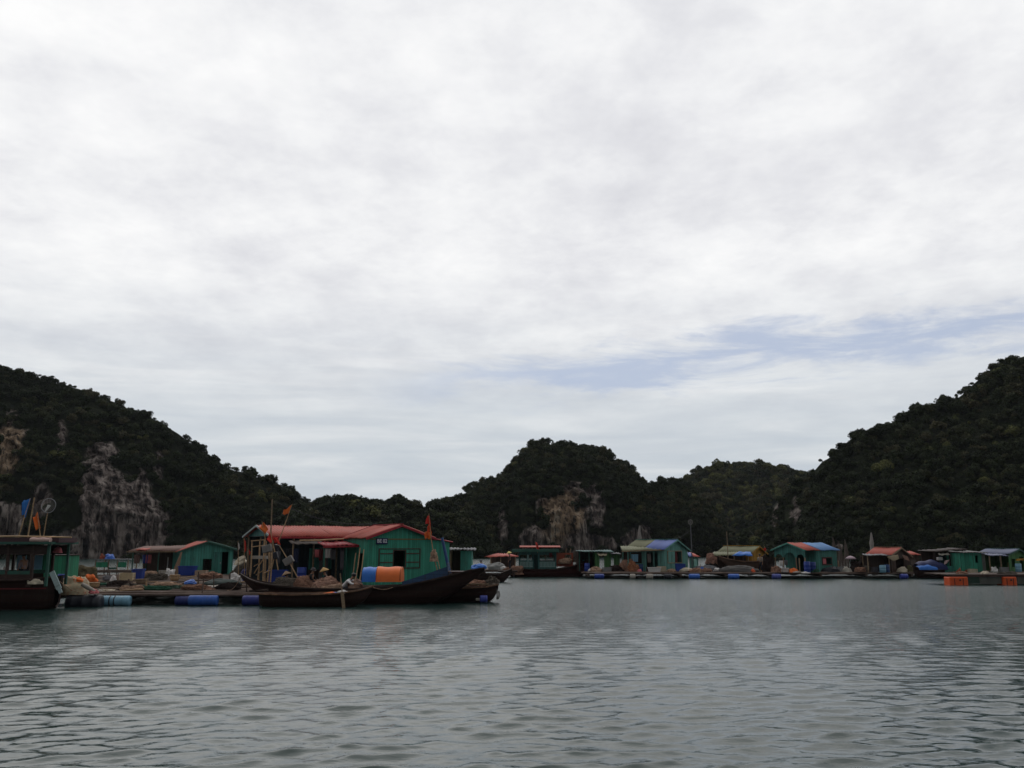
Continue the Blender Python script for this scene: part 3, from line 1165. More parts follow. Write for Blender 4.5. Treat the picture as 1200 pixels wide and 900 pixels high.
def pennant(pts, seed, amp=.05):
    """flag cloth between corner points: a, b along the pole, c, d at the fly end"""
    a, b, c, d_ = map(Vector, pts)
    r = random.Random(seed)
    ph = r.random() * 6

    def fn(u, v):
        p = a.lerp(d_, u).lerp(b.lerp(c, u), v)
        return p + Vector((0, amp * math.sin(u * 7 + ph + v * 2) * u, amp * .6 * math.sin(u * 9 + ph) * u))
    return MB().grid(fn, 12, 6, True, .012)


def skin_body(name, joints, bones, mat, parent, sub=1):
    """one continuous surface grown round a skeleton"""
    names = list(joints)
    me = bpy.data.meshes.new(name)
    me.from_pydata([joints[n][0] for n in names], [(names.index(a), names.index(b)) for a, b in bones], [])
    me.materials.append(mat)
    o = bpy.data.objects.new(name, me)
    col.objects.link(o)
    md = o.modifiers.new('skin', 'SKIN')
    md.use_smooth_shade = True
    sv_ = me.skin_vertices[0].data
    for i, n in enumerate(names):
        rr = joints[n][1]
        sv_[i].radius = rr if isinstance(rr, tuple) else (rr, rr)
        sv_[i].use_root = (i == 0)
    ss = o.modifiers.new('smooth', 'SUBSURF')
    ss.levels = sub
    ss.render_levels = sub
    o.parent = parent
    return o


def person(label, loc, rz, pose, shirt, trousers, hat=None, hatmat=None, arms='rest', group=None, lean=0.0, hair=True):
    """local: faces +x, z up, origin under the seat or the feet"""
    t = thing('person', label, 'person', loc, rz, group)
    V3 = Vector
    if pose == 'sit':
        hip = V3((0, 0, .1))
        kn = [V3((.42, s * .13, .22)) for s in (-1, 1)]
        an = [V3((.5, s * .13, -.18)) for s in (-1, 1)]
        up = V3((.06 + lean, 0, .52))
    elif pose == 'squat':
        hip = V3((0, 0, .26))
        kn = [V3((.36, s * .16, .48)) for s in (-1, 1)]
        an = [V3((.16, s * .13, .07)) for s in (-1, 1)]
        up = V3((.2 + lean, 0, .46))
    elif pose == 'bend':
        hip = V3((0, 0, .86))
        kn = [V3((.05, s * .12, .46)) for s in (-1, 1)]
        an = [V3((0, s * .12, .07)) for s in (-1, 1)]
        up = V3((.46, 0, .3))
    else:
        hip = V3((0, 0, .9))
        kn = [V3((.02 * s, s * .1, .49)) for s in (-1, 1)]
        an = [V3((.05 * s, s * .11, .07)) for s in (-1, 1)]
        up = V3((.02 + lean, 0, .54))
    chest = hip + up * .72
    neck = hip + up
    d = up.normalized()
    hd = (d * .6 + V3((.25, 0, .75 if pose != 'bend' else .1))).normalized()
    h1 = neck + hd * .09
    h2 = neck + hd * .2
    h3 = neck + hd * .29
    J = {'pelvis': (hip, (.15, .11)), 'belly': (hip + up * .35, (.14, .1)), 'chest': (chest, (.165, .11)), 'neck': (neck + hd * .03, .055), 'jaw': (h1 + V3((.02, 0, 0)), .075), 'head': (h2, (.085, .1)), 'crown': (h3, .055)}
    fwd = V3((1, 0, 0)) if pose != 'bend' else V3((.75, 0, -.65))
    J['nose'] = (h2 + fwd * .115 - hd * .03, .016)
    B = [('pelvis', 'belly'), ('belly', 'chest'), ('chest', 'neck'), ('neck', 'jaw'), ('jaw', 'head'), ('head', 'crown'), ('head', 'nose')]
    sh, el_, wr = [], [], []
    for i, s in enumerate((-1, 1)):
        a = chest + d * .1 + V3((0, s * .19, 0))
        if arms == 'rest':
            e = a + V3((.1, s * .06, -.25))
            q = e + V3((.22, -s * .06, -.06))
        elif arms == 'reach':
            e = a + V3((.22, s * .04, -.14))
            q = e + V3((.23, -s * .05, -.02))
        else:
            e = a + V3((.04, s * .05, -.27))
            q = e + V3((.08, 0, -.24))
        sh.append(a)
        el_.append(e)
        wr.append(q)
        k = 'lr'[i]
        J['shoulder' + k] = (a, .062)
        J['elbow' + k] = (e, .043)
        J['wrist' + k] = (q, .03)
        dv = (q - e).normalized()
        pm = q + dv * .07
        J['palm' + k] = (pm, (.038, .02))
        B += [('chest', 'shoulder' + k), ('shoulder' + k, 'elbow' + k), ('elbow' + k, 'wrist' + k), ('wrist' + k, 'palm' + k)]
        side = dv.cross(V3((0, 0, 1))).normalized()
        for fi in range(4):
            b0 = pm + dv * .035 + side * (fi - 1.5) * .019
            b1 = b0 + dv * (.036 + .006 * (fi in (1, 2)))
            b2 = b1 + dv * .022 + V3((0, 0, -.02))
            J[f'fa{k}{fi}'] = (b0, .0095)
            J[f'fb{k}{fi}'] = (b1, .009)
            J[f'fc{k}{fi}'] = (b2, .0075)
            B += [('palm' + k, f'fa{k}{fi}'), (f'fa{k}{fi}', f'fb{k}{fi}'), (f'fb{k}{fi}', f'fc{k}{fi}')]
        th0 = pm - dv * .02 - side * s * .035
        J['ta' + k] = (th0 - side * s * .012 + dv * .02, .011)
        J['tb' + k] = (th0 - side * s * .02 + dv * .055, .009)
        B += [('palm' + k, 'ta' + k), ('ta' + k, 'tb' + k)]
        J['hip' + k] = (hip + V3((0, s * .09, -.03)), .088)
        J['knee' + k] = (kn[i], .06)
        J['ankle' + k] = (an[i], .04)
        J['toe' + k] = (an[i] + V3((.17, 0, -.035)), (.045, .028))
        B += [('pelvis', 'hip' + k), ('hip' + k, 'knee' + k), ('knee' + k, 'ankle' + k), ('ankle' + k, 'toe' + k)]
    skin_body('body', J, B, SKIN, t)
    Js = {'pelvis': (hip + d * .02, (.165, .125)), 'belly': (hip + up * .35, (.16, .12)), 'chest': (chest, (.185, .13)), 'collar': (neck - d * .02, .075)}
    Bs = [('pelvis', 'belly'), ('belly', 'chest'), ('chest', 'collar')]
    for i, k in enumerate('lr'):
        Js['s' + k] = (sh[i], .078)
        Js['e' + k] = (el_[i], .058)
        Js['w' + k] = (el_[i].lerp(wr[i], .55), .05)
        Bs += [('chest', 's' + k), ('s' + k, 'e' + k), ('e' + k, 'w' + k)]
    skin_body('shirt', Js, Bs, shirt, t)
    Jt = {'pelvis': (hip - d * .02, (.16, .12))}
    Bt = []
    for i, k in enumerate('lr'):
        Jt['h' + k] = (hip + V3((0, (-1, 1)[i] * .09, -.03)), .102)
        Jt['k' + k] = (kn[i], .075)
        Jt['a' + k] = (kn[i].lerp(an[i], .85), .06)
        Bt += [('pelvis', 'h' + k), ('h' + k, 'k' + k), ('k' + k, 'a' + k)]
    skin_body('trousers', Jt, Bt, trousers, t)
    Mh = Matrix.Translation(h2) @ hd.to_track_quat('Z', 'Y').to_matrix().to_4x4()
    if hair:
        MB().lathe([(.098, -.02), (.113, .02), (.11, .06), (.085, .105), (.04, .128), (.005, .133)], 16, Mh @ Matrix.Translation((-.012, 0, 0))).build('hair', HAIR, t)
    if hat == 'cone':
        MB().lathe([(.275, .0), (.28, .012), (.175, .1), (.08, .17), (.012, .215), (.008, .21), (.07, .155), (.165, .085), (.265, .0)], 22, Mh @ Matrix.Translation((0, 0, .04))).build('hat', hatmat, t)
    elif hat == 'cap':
        m = MB().lathe([(.12, .02), (.128, .05), (.12, .1), (.08, .145), (.02, .16), (.003, .162)], 16, Mh)
        m.lathe([(.12, .02), (.175, .005), (.178, .015), (.12, .04)], 16, Mh)
        m.build('hat', hatmat, t)
    elif hat == 'scarf':
        MB().lathe([(.1, -.1), (.128, -.04), (.138, .03), (.128, .09), (.09, .14), (.03, .16), (.003, .163)], 16, Mh @ Matrix.Translation((-.01, 0, 0))).build('headscarf', hatmat, t)
    return t


def log_raft(label, px0, px1, Y0, Y1, ztop, group=None, step=1.7, cross=3.2, mat=None, name='fish_raft', x0=None, x1=None, boards=True, seed=1):
    """floating grid of logs with cages between them; each log a part"""
    r = random.Random(seed)
    a = X(px0, Y0) if x0 is None else x0
    b = X(px1, Y0) if x1 is None else x1
    t = thing(name, label, 'raft', ((a + b) / 2, Y0, 0), 0, group)
    hw = (b - a) / 2
    D = Y1 - Y0
    mat = mat or LOG
    n = max(2, int(D / step))
    for i in range(n + 1):
        y = D * i / n
        for k in range(3):
            zz = ztop - .1 + r.uniform(-.05, .06)
            dy = .24 * k
            e = r.uniform(-.5, .4)
            pts = [(-hw - e, y + dy, zz), (-hw * .3, y + dy + r.uniform(-.05, .05), zz + r.uniform(-.04, .04)), (hw * .4, y + dy, zz + r.uniform(-.04, .04)), (hw + r.uniform(-.4, .5), y + dy + r.uniform(-.1, .1), zz)]
            MB().tube(pts, [.1, .095, .085, .07], 8).build('log', mat, t)
    m_ = max(2, int(2 * hw / cross))
    for i in range(m_ + 1):
        x = -hw + 2 * hw * i / m_ + r.uniform(-.15, .15)
        MB().tube([(x, -.15, ztop - .3), (x + r.uniform(-.1, .1), D / 2, ztop - .28), (x, D + .15, ztop - .3)], .12, 8).build('cross_log', mat, t)
    if boards:
        for i in range(n):
            y = D * (i + .25 + r.random() * .3) / n
            xa = r.uniform(-hw, hw * .5)
            xb = min(hw, xa + r.uniform(2, 5))
            MB().box(xa, xb, y, y + r.uniform(.2, .4), ztop + .0, ztop + .045).build('plank', TIMBER if r.random() < .4 else mat, t)
            for _ in range(2):
                xs_ = r.uniform(-hw, hw)
                ys_ = y + r.uniform(-.4, .9)
                an_ = r.gauss(0, .5)
                ln_ = r.uniform(.6, 1.8)
                MB().tube([(xs_, ys_, ztop + .05), (xs_ + ln_ * math.cos(an_), ys_ + ln_ * math.sin(an_), ztop + r.uniform(.05, .16))], r.uniform(.025, .06), 6).build('loose_stick', BAMBOO if r.random() < .3 else mat, t)
    for _ in range(int(hw * 1.3)):
        x, y = r.uniform(-hw, hw), r.choice([r.uniform(-.1, D), D * r.randrange(n) / n + .12])
        hh = r.uniform(.35, 1.1)
        MB().tube([(x, y, ztop - .25), (x + r.uniform(-.08, .08), y, ztop + hh)], r.uniform(.025, .05), 6).build('mooring_post', BAMBOO if r.random() < .35 else mat, t)
    for _ in range(int(hw * .7)):
        x, y = r.uniform(-hw, hw * .7), r.uniform(-.12, D * .5)
        ln = r.uniform(1, 3)
        MB().tube([(x + ln * q / 6, y + .1 * math.sin(q * 1.7), ztop + .04 + .05 * math.sin(q * 2.3) ** 2) for q in range(7)], r.uniform(.015, .03), 5).build('rope', r.choice([NETTAN, NETGREY, NETGREEN]), t)
    # the black cage nets that hang between the logs
    m = MB()
    for i in range(n):
        y0 = D * i / n + .55
        y1 = D * (i + 1) / n - .15
        m.grid(lambda u, v: (-hw + .1 + u * (2 * hw - .2), y0 + v * (y1 - y0), ztop - .16 - .1 * math.sin(math.pi * v) + .06 * math.sin(u * 40 + i) + .04 * math.sin(u * 97)), 60, 4, True)
    m.build('cage_net', NETDARK, t)
    return t


# ------------------------------------------------------------------ the big wooden boat cut by the left edge
def left_boat():
    Y = 46.6
    x1 = X(71, Y)
    L = 11.5
    t = thing('fishing_boat', 'dark wooden fishing boat with green cabin rails, cut off at the left edge', 'boat', (x1 - L, Y, 0), 0)
    zg = Z(680, Y - 1.2)
    hull(t, L, [(0, zg + .5), (.2, zg + .1), (.6, zg), (.9, zg + .02), (1, zg + .16)], [(0, .2), (.1, -.3), (.9, -.35), (1, .05)], [(0, .3), (.12, 1.0), (.3, 1.25), (.85, 1.2), (.95, .95), (1, .45)], HULL, DARKWOOD, zg - .45, DARKWOOD)
    # red line along the side
    for sg in (-1, 1):
        m = MB()
        pts = [(L * s, sg * (np.interp(s, [0.12, .3, .85, .95, .99], [1.0, 1.25, 1.2, .95, .5]) * .965 + .015), zg - .42) for s in np.linspace(.14, .975, 22)]
        for a, b in zip(pts, pts[1:]):
            m.beam(a, b, .04, .06)
        m.build('rub_rail', paint((.11, .012, .014), 'dull red stripe paint', .6, .6), t)
    lx = lambda px: X(px, Y - 1.0) - (x1 - L)
    zr = Z(638, Y - 1.1)
    xr = lx(59)
    # cabin posts, sill boards and header
    for px in (-60, -34, -10, 9, 38, 56):
        for sy in (-1.0, 1.0):
            MB().box(lx(px) - .06, lx(px) + .06, sy - .06, sy + .06, zg - .3, zr).build('cabin_post', DARKWOOD if px not in (56,) else GREENROOF, t)
    for sy in (-1.0, 1.0):
        m = MB()
        m.box(lx(-75), xr - .1, sy - .04, sy + .04, zr - .5, zr - .04)
        m.build('header_board', DARKWOOD, t)
        m = MB()
        m.box(lx(-75), lx(38), sy - .05, sy + .05, Z(673, Y - 1), Z(669, Y - 1))
        m.build('sill_rail', GREENROOF, t)
        m = MB()
        m.box(lx(-75), lx(38), sy - .035, sy + .035, zg - .35, Z(673.2, Y - 1))
        m.build('side_board', DARKWOOD, t)
    m = MB()
    m.box(lx(-78), xr, -1.35, 1.35, zr, zr + .09)
    m.build('roof', GREENROOF, t)
    m = MB()
    m.box(lx(-76), xr + .12, -1.42, -1.37, zr + .02, zr + .13)
    m.box(lx(-76), xr + .12, 1.37, 1.42, zr + .02, zr + .13)
    m.box(xr + .12, xr + .17, -1.42, 1.42, zr + .02, zr + .13)
    m.build('fascia', GREENROOF, t)
    m = MB()
    zt = Z(629, Y - .9)
    m.box(lx(-72), lx(66), -.95, -.9, zr + .1, zt - .04)
    m.box(lx(-72), lx(66), .9, .95, zr + .1, zt - .04)
    m.box(lx(66) - .04, lx(66), -.9, .9, zr + .1, zt - .04)
    m.build('roof_rack', paint((0.06, 0.03, 0.035), 'plum painted boards', 0.7, 0.5), t)
    m = MB().box(lx(12), lx(25), 1.02, 1.05, Z(668, Y), Z(651, Y))
    m.build('window_sheet', PALEBLUE, t)
    m = MB().box(lx(-6), lx(5), 1.02, 1.05, Z(668, Y), Z(651, Y))
    m.build('window_sheet', PALEBLUE, t)
    m = MB().box(lx(25), lx(36), 1.06, 1.09, Z(669, Y), Z(650, Y))
    m.build('door', GREEN, t)
    m = MB().cbox((lx(44), .3, zg + .06), (.4, .5, .5))
    m.build('locker', GREEN, t, bevel=.02)
    # things lying on and stuck into the boat
    zt2 = zt - .02
    single(MB().tube([(-2.6, 0, 0), (0, .02, .02), (2.6, 0, -.03)], [.04, .045, .035], 8), 'bamboo_pole', BAMBOO, 'pale bamboo pole lying along the roof of the boat at the left edge', 'pole', (X(20, Y - 1), Y - .93, zt + .0))

    def fn(u, v):
        a = 2 * math.pi * v
        k = 1 + .1 * math.sin(u * 13)
        return ((u - .5) * 1.0, .16 * k * math.cos(a), .12 + .13 * k * math.sin(a) * (1 if math.sin(a) > 0 else .9))
    m = MB().grid(fn, 18, 12, True)
    m.add([fn(0, j / 12) for j in range(12)], [tuple(range(12))])
    m.add([fn(1, j / 12) for j in range(12)], [tuple(range(12))[::-1]])
    single(m, 'rolled_mat', paint((.52, .36, .32), 'pinkish mat', .85, .4, (.25, .15, .12), 3), 'pinkish rolled mat lying on the front corner of the left boat roof', 'mat', (X(47, Y - 1), Y - 1.14, zr + .093))
    tpole = P3(40.3, 583, Y)
    b = P3(32, 630, Y)
    single(MB().tube([(0, 0, -.35), (tpole - b) * .5 + Vector((.01, 0, 0)), tpole - b], [.04, .036, .028], 8), 'bamboo_pole', BAMBOO, 'thick bare bamboo pole leaning between a blue and an orange flag', 'pole', b)
    # blue flag
    b = P3(20, 632, Y + .2)
    tp = P3(35.5, 584, Y + .2)
    f = thing('flag', 'torn blue flag on a leaning pole above the left boat', 'flag', b)
    MB().tube([(0, 0, -.2), (tp - b) * .6, tp - b], [.028, .024, .016], 7).build('flag_pole', BAMBOO, f)
    q = lambda px, py, yy=Y + .2: P3(px, py, yy) - b
    pennant([q(35.8, 584), q(29.5, 607), q(26.5, 603), q(24.8, 588)], 3, .09).build('flag_cloth', FLAGBLUE, f)
    # orange flag
    b = P3(49, 634, Y + .3)
    tp = P3(43, 599, Y + .3)
    f = thing('flag', 'drooping orange flag between the bamboo pole and the round dip net', 'flag', b)
    MB().tube([(0, 0, -.2), (tp - b) * .6, tp - b], [.026, .022, .014], 7).build('flag_pole', BAMBOO, f)
    q = lambda px, py, yy=Y + .3: P3(px, py, yy) - b
    pennant([q(44, 600), q(47.5, 619), q(42, 621), q(39.5, 606)], 5, .1).build('flag_cloth', FLAGORANGE, f)
    # dip net
    b = P3(50, 634, Y - .4)
    c_ = P3(57, 592.5, Y - .4)
    f = thing('dip_net', 'round dip net with white rag standing on the left boat', 'dip net', b)
    hv = c_ - b
    rr = 8.3 * Y / 1056
    MB().tube([(0, 0, -.2), hv * .5, hv + Vector((-.02, 0, -rr))], [.03, .026, .02], 7).build('handle', BAMBOO, f)
    ring = [hv + Vector((rr * math.cos(a), .02 * math.sin(3 * a), rr * math.sin(a))) for a in np.linspace(0, 2 * math.pi, 33)]
    MB().tube(ring, .016, 6, False).build('hoop', STEEL, f)
    m = MB()
    for k in range(-6, 7):
        o_ = k / 7 * rr
        h_ = math.sqrt(rr * rr - o_ * o_)
        m.tube([hv + Vector((o_, .0, -h_)), hv + Vector((o_ * .7, .25, 0)), hv + Vector((o_, 0, h_))], .0035, 4, False)
        m.tube([hv + Vector((-h_, 0, o_)), hv + Vector((0, .25, o_ * .7)), hv + Vector((h_, 0, o_))], .0035, 4, False)
    m.build('net', GREYFOAM, f)
    cl = pennant([hv + Vector((-.02, -.05, .05)), hv + Vector((-.16, -.05, -.36)), hv + Vector((-.02, -.06, -.25)), hv + Vector((.12, -.06, .0))], 8, .04)
    cl.build('rag', WHITECLOTH, f)
    # small goods
    single(heap(.42, .3, .28, 4), 'sack', CREAM, 'whitish sack lying on the left boat rail under the cabin roof', 'sack', (X(42, Y - 1), Y - .85, zg - .2))
    single(MB().cbox((0, 0, 0), (.95, .06, .26), (0, 0, 0)).cbox((.55, 0, 0), (.3, .05, .17)), 'plank', paint((.33, .42, .42), 'pale blue grey plank', .7, .4), 'pale blue-grey plank leaning against the stern of the left boat', 'plank', P3(65, 680, Y - 1.45))
    o = bpy.data.objects['plank'] if 'plank' in bpy.data.objects else None
    for ob in col.objects:
        if ob.get('label', '').startswith('pale blue-grey plank'):
            ob.rotation_euler = (0, R(62), 0)
    single(heap(.25, .2, .3, 9), 'buoy', PINKCLOTH, 'small pink buoy hanging behind the stern corner of the left boat roof', 'buoy', P3(67, 648, Y + .6))
    person('person in dark clothes seen through the cabin opening of the left boat', (X(27, Y), Y + .1, zg - .45), R(160), 'stand', paint((.3, .22, .22), 'dusty pink shirt', .9, .3), TROUSER, None, None, 'hang')


left_boat()


# ------------------------------------------------------------------ green hut and the log raft behind the left boat
def left_raft():
    log_raft('wide raft of weathered logs between the left boat and the long sampan', 66, 318, 49.5, 79.5, 0.66, step=1.3, seed=3, x0=X(60, 50), x1=X(318, 50))
    Yh = 62
    a, b = X(57, Yh), X(78, Yh)
    t = thing('hut', 'small green box hut right behind the stern of the left boat', 'hut', ((a + b) / 2, Yh, 0))
    wdt = (b - a) / 2
    z0, z1 = .66, Z(651, Yh)
    m = MB()
    m.wall_x(-wdt - .9, wdt, z0, z1, 0, .06)
    m.wall_y(.06, 1.7, z0, z1, wdt - .06, wdt)
    m.wall_y(.06, 1.7, z0, z1, -wdt - .9, -wdt - .84)
    m.wall_x(-wdt - .9, wdt, z0, z1, 1.7, 1.76)
    m.build('wall', GREEN, t)
    MB().box(-wdt - 1.0, wdt + .1, -.1, 1.9, z1 + .003, z1 + .06).build('roof', DARKWOOD, t)
    single(upright_drum(.66, .24), 'barrel', BLUEPLASTIC, 'dark blue barrel beside the small green box hut', 'barrel', (X(73.5, 60), 60, .67))
    # gaudy heap of gear and the black float under it
    single(drum(1.75, .42), 'float_drum', DARKPLASTIC, 'fat black float drum under the heap of orange and cream gear', 'float drum', (X(103, 48.3), 48.3, .2), R(4))
    single(heap(.82, .6, .95, 12, amp=.3), 'bundle', paint((.5, .42, .28), 'cream and rust canvas', .85, .9, (.42, .06, .03), 2.2, streak=False), 'big cream canvas bundle with rusty patches heaped beside the stern of the left boat', 'bundle', (X(87, 48.6), 48.6, .62))
    single(heap(.42, .35, .34, 13, amp=.5), 'life_jacket', paint((.45, .09, .05), 'red orange canvas', .8, .4), 'red orange life jacket thrown on the right of the cream bundle', 'life jacket', (X(95.5, 48.5), 48.5, .68))
    single(heap(.33, .3, .25, 14, amp=.5), 'life_jacket', FLAGORANGE, 'bright orange life jacket lying on top of the cream bundle', 'life jacket', (X(94, 48.6), 48.5, 1.28))
    single(heap(.25, .25, .2, 15, amp=.4), 'buoy', PINKCLOTH, 'pink float lying at the right end of the gear heap above the black drum', 'buoy', (X(112.5, 48.2), 48.2, .7))
    m = MB().tube([(-.35, 0, .25), (-.1, 0, .12), (.35, 0, -.12)], [.1, .12, .09], 9)
    single(m, 'fender', FOAM, 'whitish foam fender between the cream bundle and the pink float', 'fender', (X(106, 48.1), 48.1, .92))
    t = thing('float_drum', 'pale blue float drum with two dark straps at the raft edge', 'float drum', (X(138.5, 49.2), 49.2, .25))
    drum(1.62, .27).build('barrel', PALEBLUE, t)
    for dx_ in (-.23, .02):
        MB().lathe([(.278, -.03), (.283, -.028), (.283, .028), (.278, .03)], 18, Matrix.Translation((dx_, 0, 0)) @ Matrix.Rotation(math.pi / 2, 4, 'Y')).build('strap', DARKPLASTIC, t)
    single(drum(1.52, .27), 'float_drum', paint((0.03, 0.1, 0.38), 'worn blue plastic', .5, .6, (.03, .05, .08), 1.6), 'bright blue float drum under the middle of the log raft front', 'float drum', (X(241, 49.2), 49.2, .27), R(2))
    single(drum(1.0, .26), 'float_drum', paint((.02, .03, .14), 'navy plastic', .4, .3), 'navy float drum just left of the bright blue float drum', 'float drum', (X(220, 49.5), 49.5, .24), R(-4))
    single(drum(1.0, .27), 'float_drum', paint((.025, .035, .19), 'dull indigo plastic', .45, .3), 'dull indigo float drum between log raft and sampan bow', 'float drum', (X(298, 49.3), 49.3, .26), R(3))
    # goods on the logs
    log_raft('rear raft of weathered logs carrying the bags behind the left boat', 95, 240, 60.5, 80, .62, step=1.4, seed=8, x0=-38.5, x1=-25.9)

    def goods(px, Y, mb, name, mat, label, cat, rz=0.0, z=.68, **k):
        return single(mb, name, mat, label, cat, (X(px, Y), Y, z), rz, **k)
    goods(150.5, 66, crate(.85, .6, .55), 'crate', paint((.5, .4, .25), 'cream crate plastic', .6, .4), 'cream crate on the raft left of the square blue tub', 'crate', .1)
    goods(163, 68, tub(.78, .7, .78), 'tub', BLUEPLASTIC, 'square dark blue tub standing on the log raft before the porch', 'tub')
    goods(220.5, 77.6, tub(1.4, .9, .78), 'water_tank', BLUEPLASTIC, 'long blue tank against the teal gable wall with red roof', 'tank')
    goods(237, 77.2, crate(.85, .6, .42), 'crate', paint((.42, .3, .22), 'beige crate plastic', .6, .4), 'beige crate at the foot of the teal gable, right of the blue tank', 'crate')
    goods(194, 76.5, crate(.75, .55, .45), 'crate', FOAM, 'whitish crate on the raft under the porch roof', 'crate', -.1)
    goods(200, 76, heap(.4, .3, .55, 20, amp=.5), 'sack', WHITECLOTH, 'white sack standing at the tan plank beside the porch', 'sack')
    goods(177, 74, heap(.7, .5, .4, 21, ropes=14), 'net_pile', NETTAN, 'tan heap of nets on the raft in front of the porch', 'net pile')
    goods(107, 64, heap(.48, .4, .5, 22, amp=.4), 'bag', FLAGORANGE, 'bright orange bag on the raft between green hut and porch', 'bag')
    goods(101, 67, heap(.9, .6, .75, 23, amp=.6, ropes=14), 'net_pile', netting((.12, .1, .06), 'olive brown net'), 'olive brown heap of nets behind the bright orange bag', 'net pile')
    goods(129, 66, heap(.35, .3, .4, 24, amp=.5), 'sack', GREYCLOTH, 'grey sack on the raft right of the bright orange bag', 'sack')
    goods(134, 65, heap(.22, .2, .38, 25, amp=.3), 'sack', WHITECLOTH, 'small white sack leaning by the grey sack on the raft', 'sack')
    goods(119, 58, heap(.7, .5, .16, 26, ropes=14), 'net_pile', NETGREEN, 'flat dark green net spread on the logs below the orange bag', 'net pile')
    goods(178, 52, heap(1.3, .5, .22, 27, amp=.2, ropes=14), 'net_pile', NETGREEN, 'flat green net lying on the front logs above the open water', 'net pile')
    goods(212, 53, heap(.9, .4, .2, 28, amp=.3, ropes=14), 'net_pile', netting((.05, .08, .06), 'grey green net'), 'grey-green net strip on the front logs right of the green net', 'net pile')
    goods(196, 56, heap(1.0, .5, .25, 29, amp=.3, ropes=14), 'net_pile', NETTAN, 'tan net strip in the middle of the log raft', 'net pile')
    goods(224, 60, heap(.4, .3, .25, 30, amp=.3), 'bag', BRIGHTBLUE, 'small bright blue bag lying in the middle of the log raft', 'bag')
    goods(262, 58, heap(1.1, .6, .42, 31, amp=.2), 'tarpaulin', paint((.035, .055, .05), 'slate green canvas', .7, .3), 'slate green tarpaulin mound on the logs near the sampan bow', 'tarpaulin')
    goods(150, 54, heap(.3, .25, .25, 32, amp=.4), 'bundle', NETGREY, 'round grey bundle on the front logs above the pale blue drum', 'bundle')
    goods(258, 55, heap(.9, .4, .14, 33, amp=.3), 'foam_sheet', FOAM, 'flat pale foam sheet on the logs near the sampan bow', 'foam sheet')
    goods(131, 50.5, heap(.35, .2, .1, 34, amp=.5), 'rag', CREAM, 'cream rag on the front log above the pale blue drum', 'rag')
    goods(122, 50.6, heap(.25, .2, .1, 35, amp=.5), 'rag', FOAM, 'pale rag on the front log just right of the black drum', 'rag')
    goods(277, 64, heap(.5, .4, .5, 36, amp=.5), 'sack', WHITECLOTH, 'large white sack at the raft end beneath the red pennants', 'sack')
    goods(285, 66, heap(.75, .6, 1.1, 37, amp=.5, ropes=30), 'net_pile', NETGREY, 'tall grey heap of nets between the teal gable and the bamboo rack', 'net pile')
    goods(290, 65, heap(.4, .35, .8, 38, amp=.5), 'bag', paint((.04, .04, .12), 'indigo bag', .8, .3), 'indigo bag leaning on the tall grey heap of nets', 'bag')
    goods(283, 67.5, heap(.45, .4, .5, 39, amp=.6), 'sack', CREAM, 'cream sack lying on top of the tall grey net heap', 'sack', z=1.75)


def basket(r, h):
    return MB().lathe([(r * .75, 0), (r * .95, h * .5), (r, h), (r * 1.05, h + .02), (r * .97, h + .03), (r * .9, h * .9), (r * .7, .05), (.02, .05)], 18)


def left_raft_extras():
    for px, yy, mb, nm, mt, lb, ct in (
            (112, 55, basket(.34, .3), 'basket', BAMBOO, 'round bamboo basket on the logs below the grey sack', 'basket'),
            (168, 60, basket(.4, .32), 'basket', TIMBER, 'wide wicker basket on the logs before the square blue tub', 'basket'),
            (206, 66, basket(.36, .4), 'basket', BAMBOO, 'deep bamboo basket on the logs below the tan plank', 'basket'),
            (247, 69, heap(.8, .5, .5, 210, amp=.4, ropes=22), 'net_pile', NETBROWN, 'brown net heap on the logs below the teal doorway', 'net pile'),
            (184, 68, heap(.7, .45, .45, 211, amp=.4, ropes=22), 'net_pile', NETGREY, 'grey net heap on the logs below the porch post', 'net pile'),
            (141, 57, heap(.8, .5, .35, 212, amp=.4, ropes=22), 'net_pile', NETDARK, 'black net heap on the logs below the cream crate', 'net pile'),
            (232, 52, heap(.9, .4, .3, 213, amp=.4, ropes=22), 'net_pile', NETBROWN, 'low brown net heap above the bright blue float drum', 'net pile'),
            (270, 52.5, heap(.8, .45, .4, 214, amp=.4, ropes=22), 'net_pile', NETDARK, 'black net heap right at the sampan bow', 'net pile'),
            (157, 51.5, heap(.6, .35, .3, 215, amp=.4, ropes=22), 'net_pile', NETTAN, 'tan net coil on the front logs right of the pale blue drum', 'net pile')):
        single(mb, nm, mt, lb, ct, (X(px, yy), yy, .66), .1)


left_raft()
left_raft_extras()


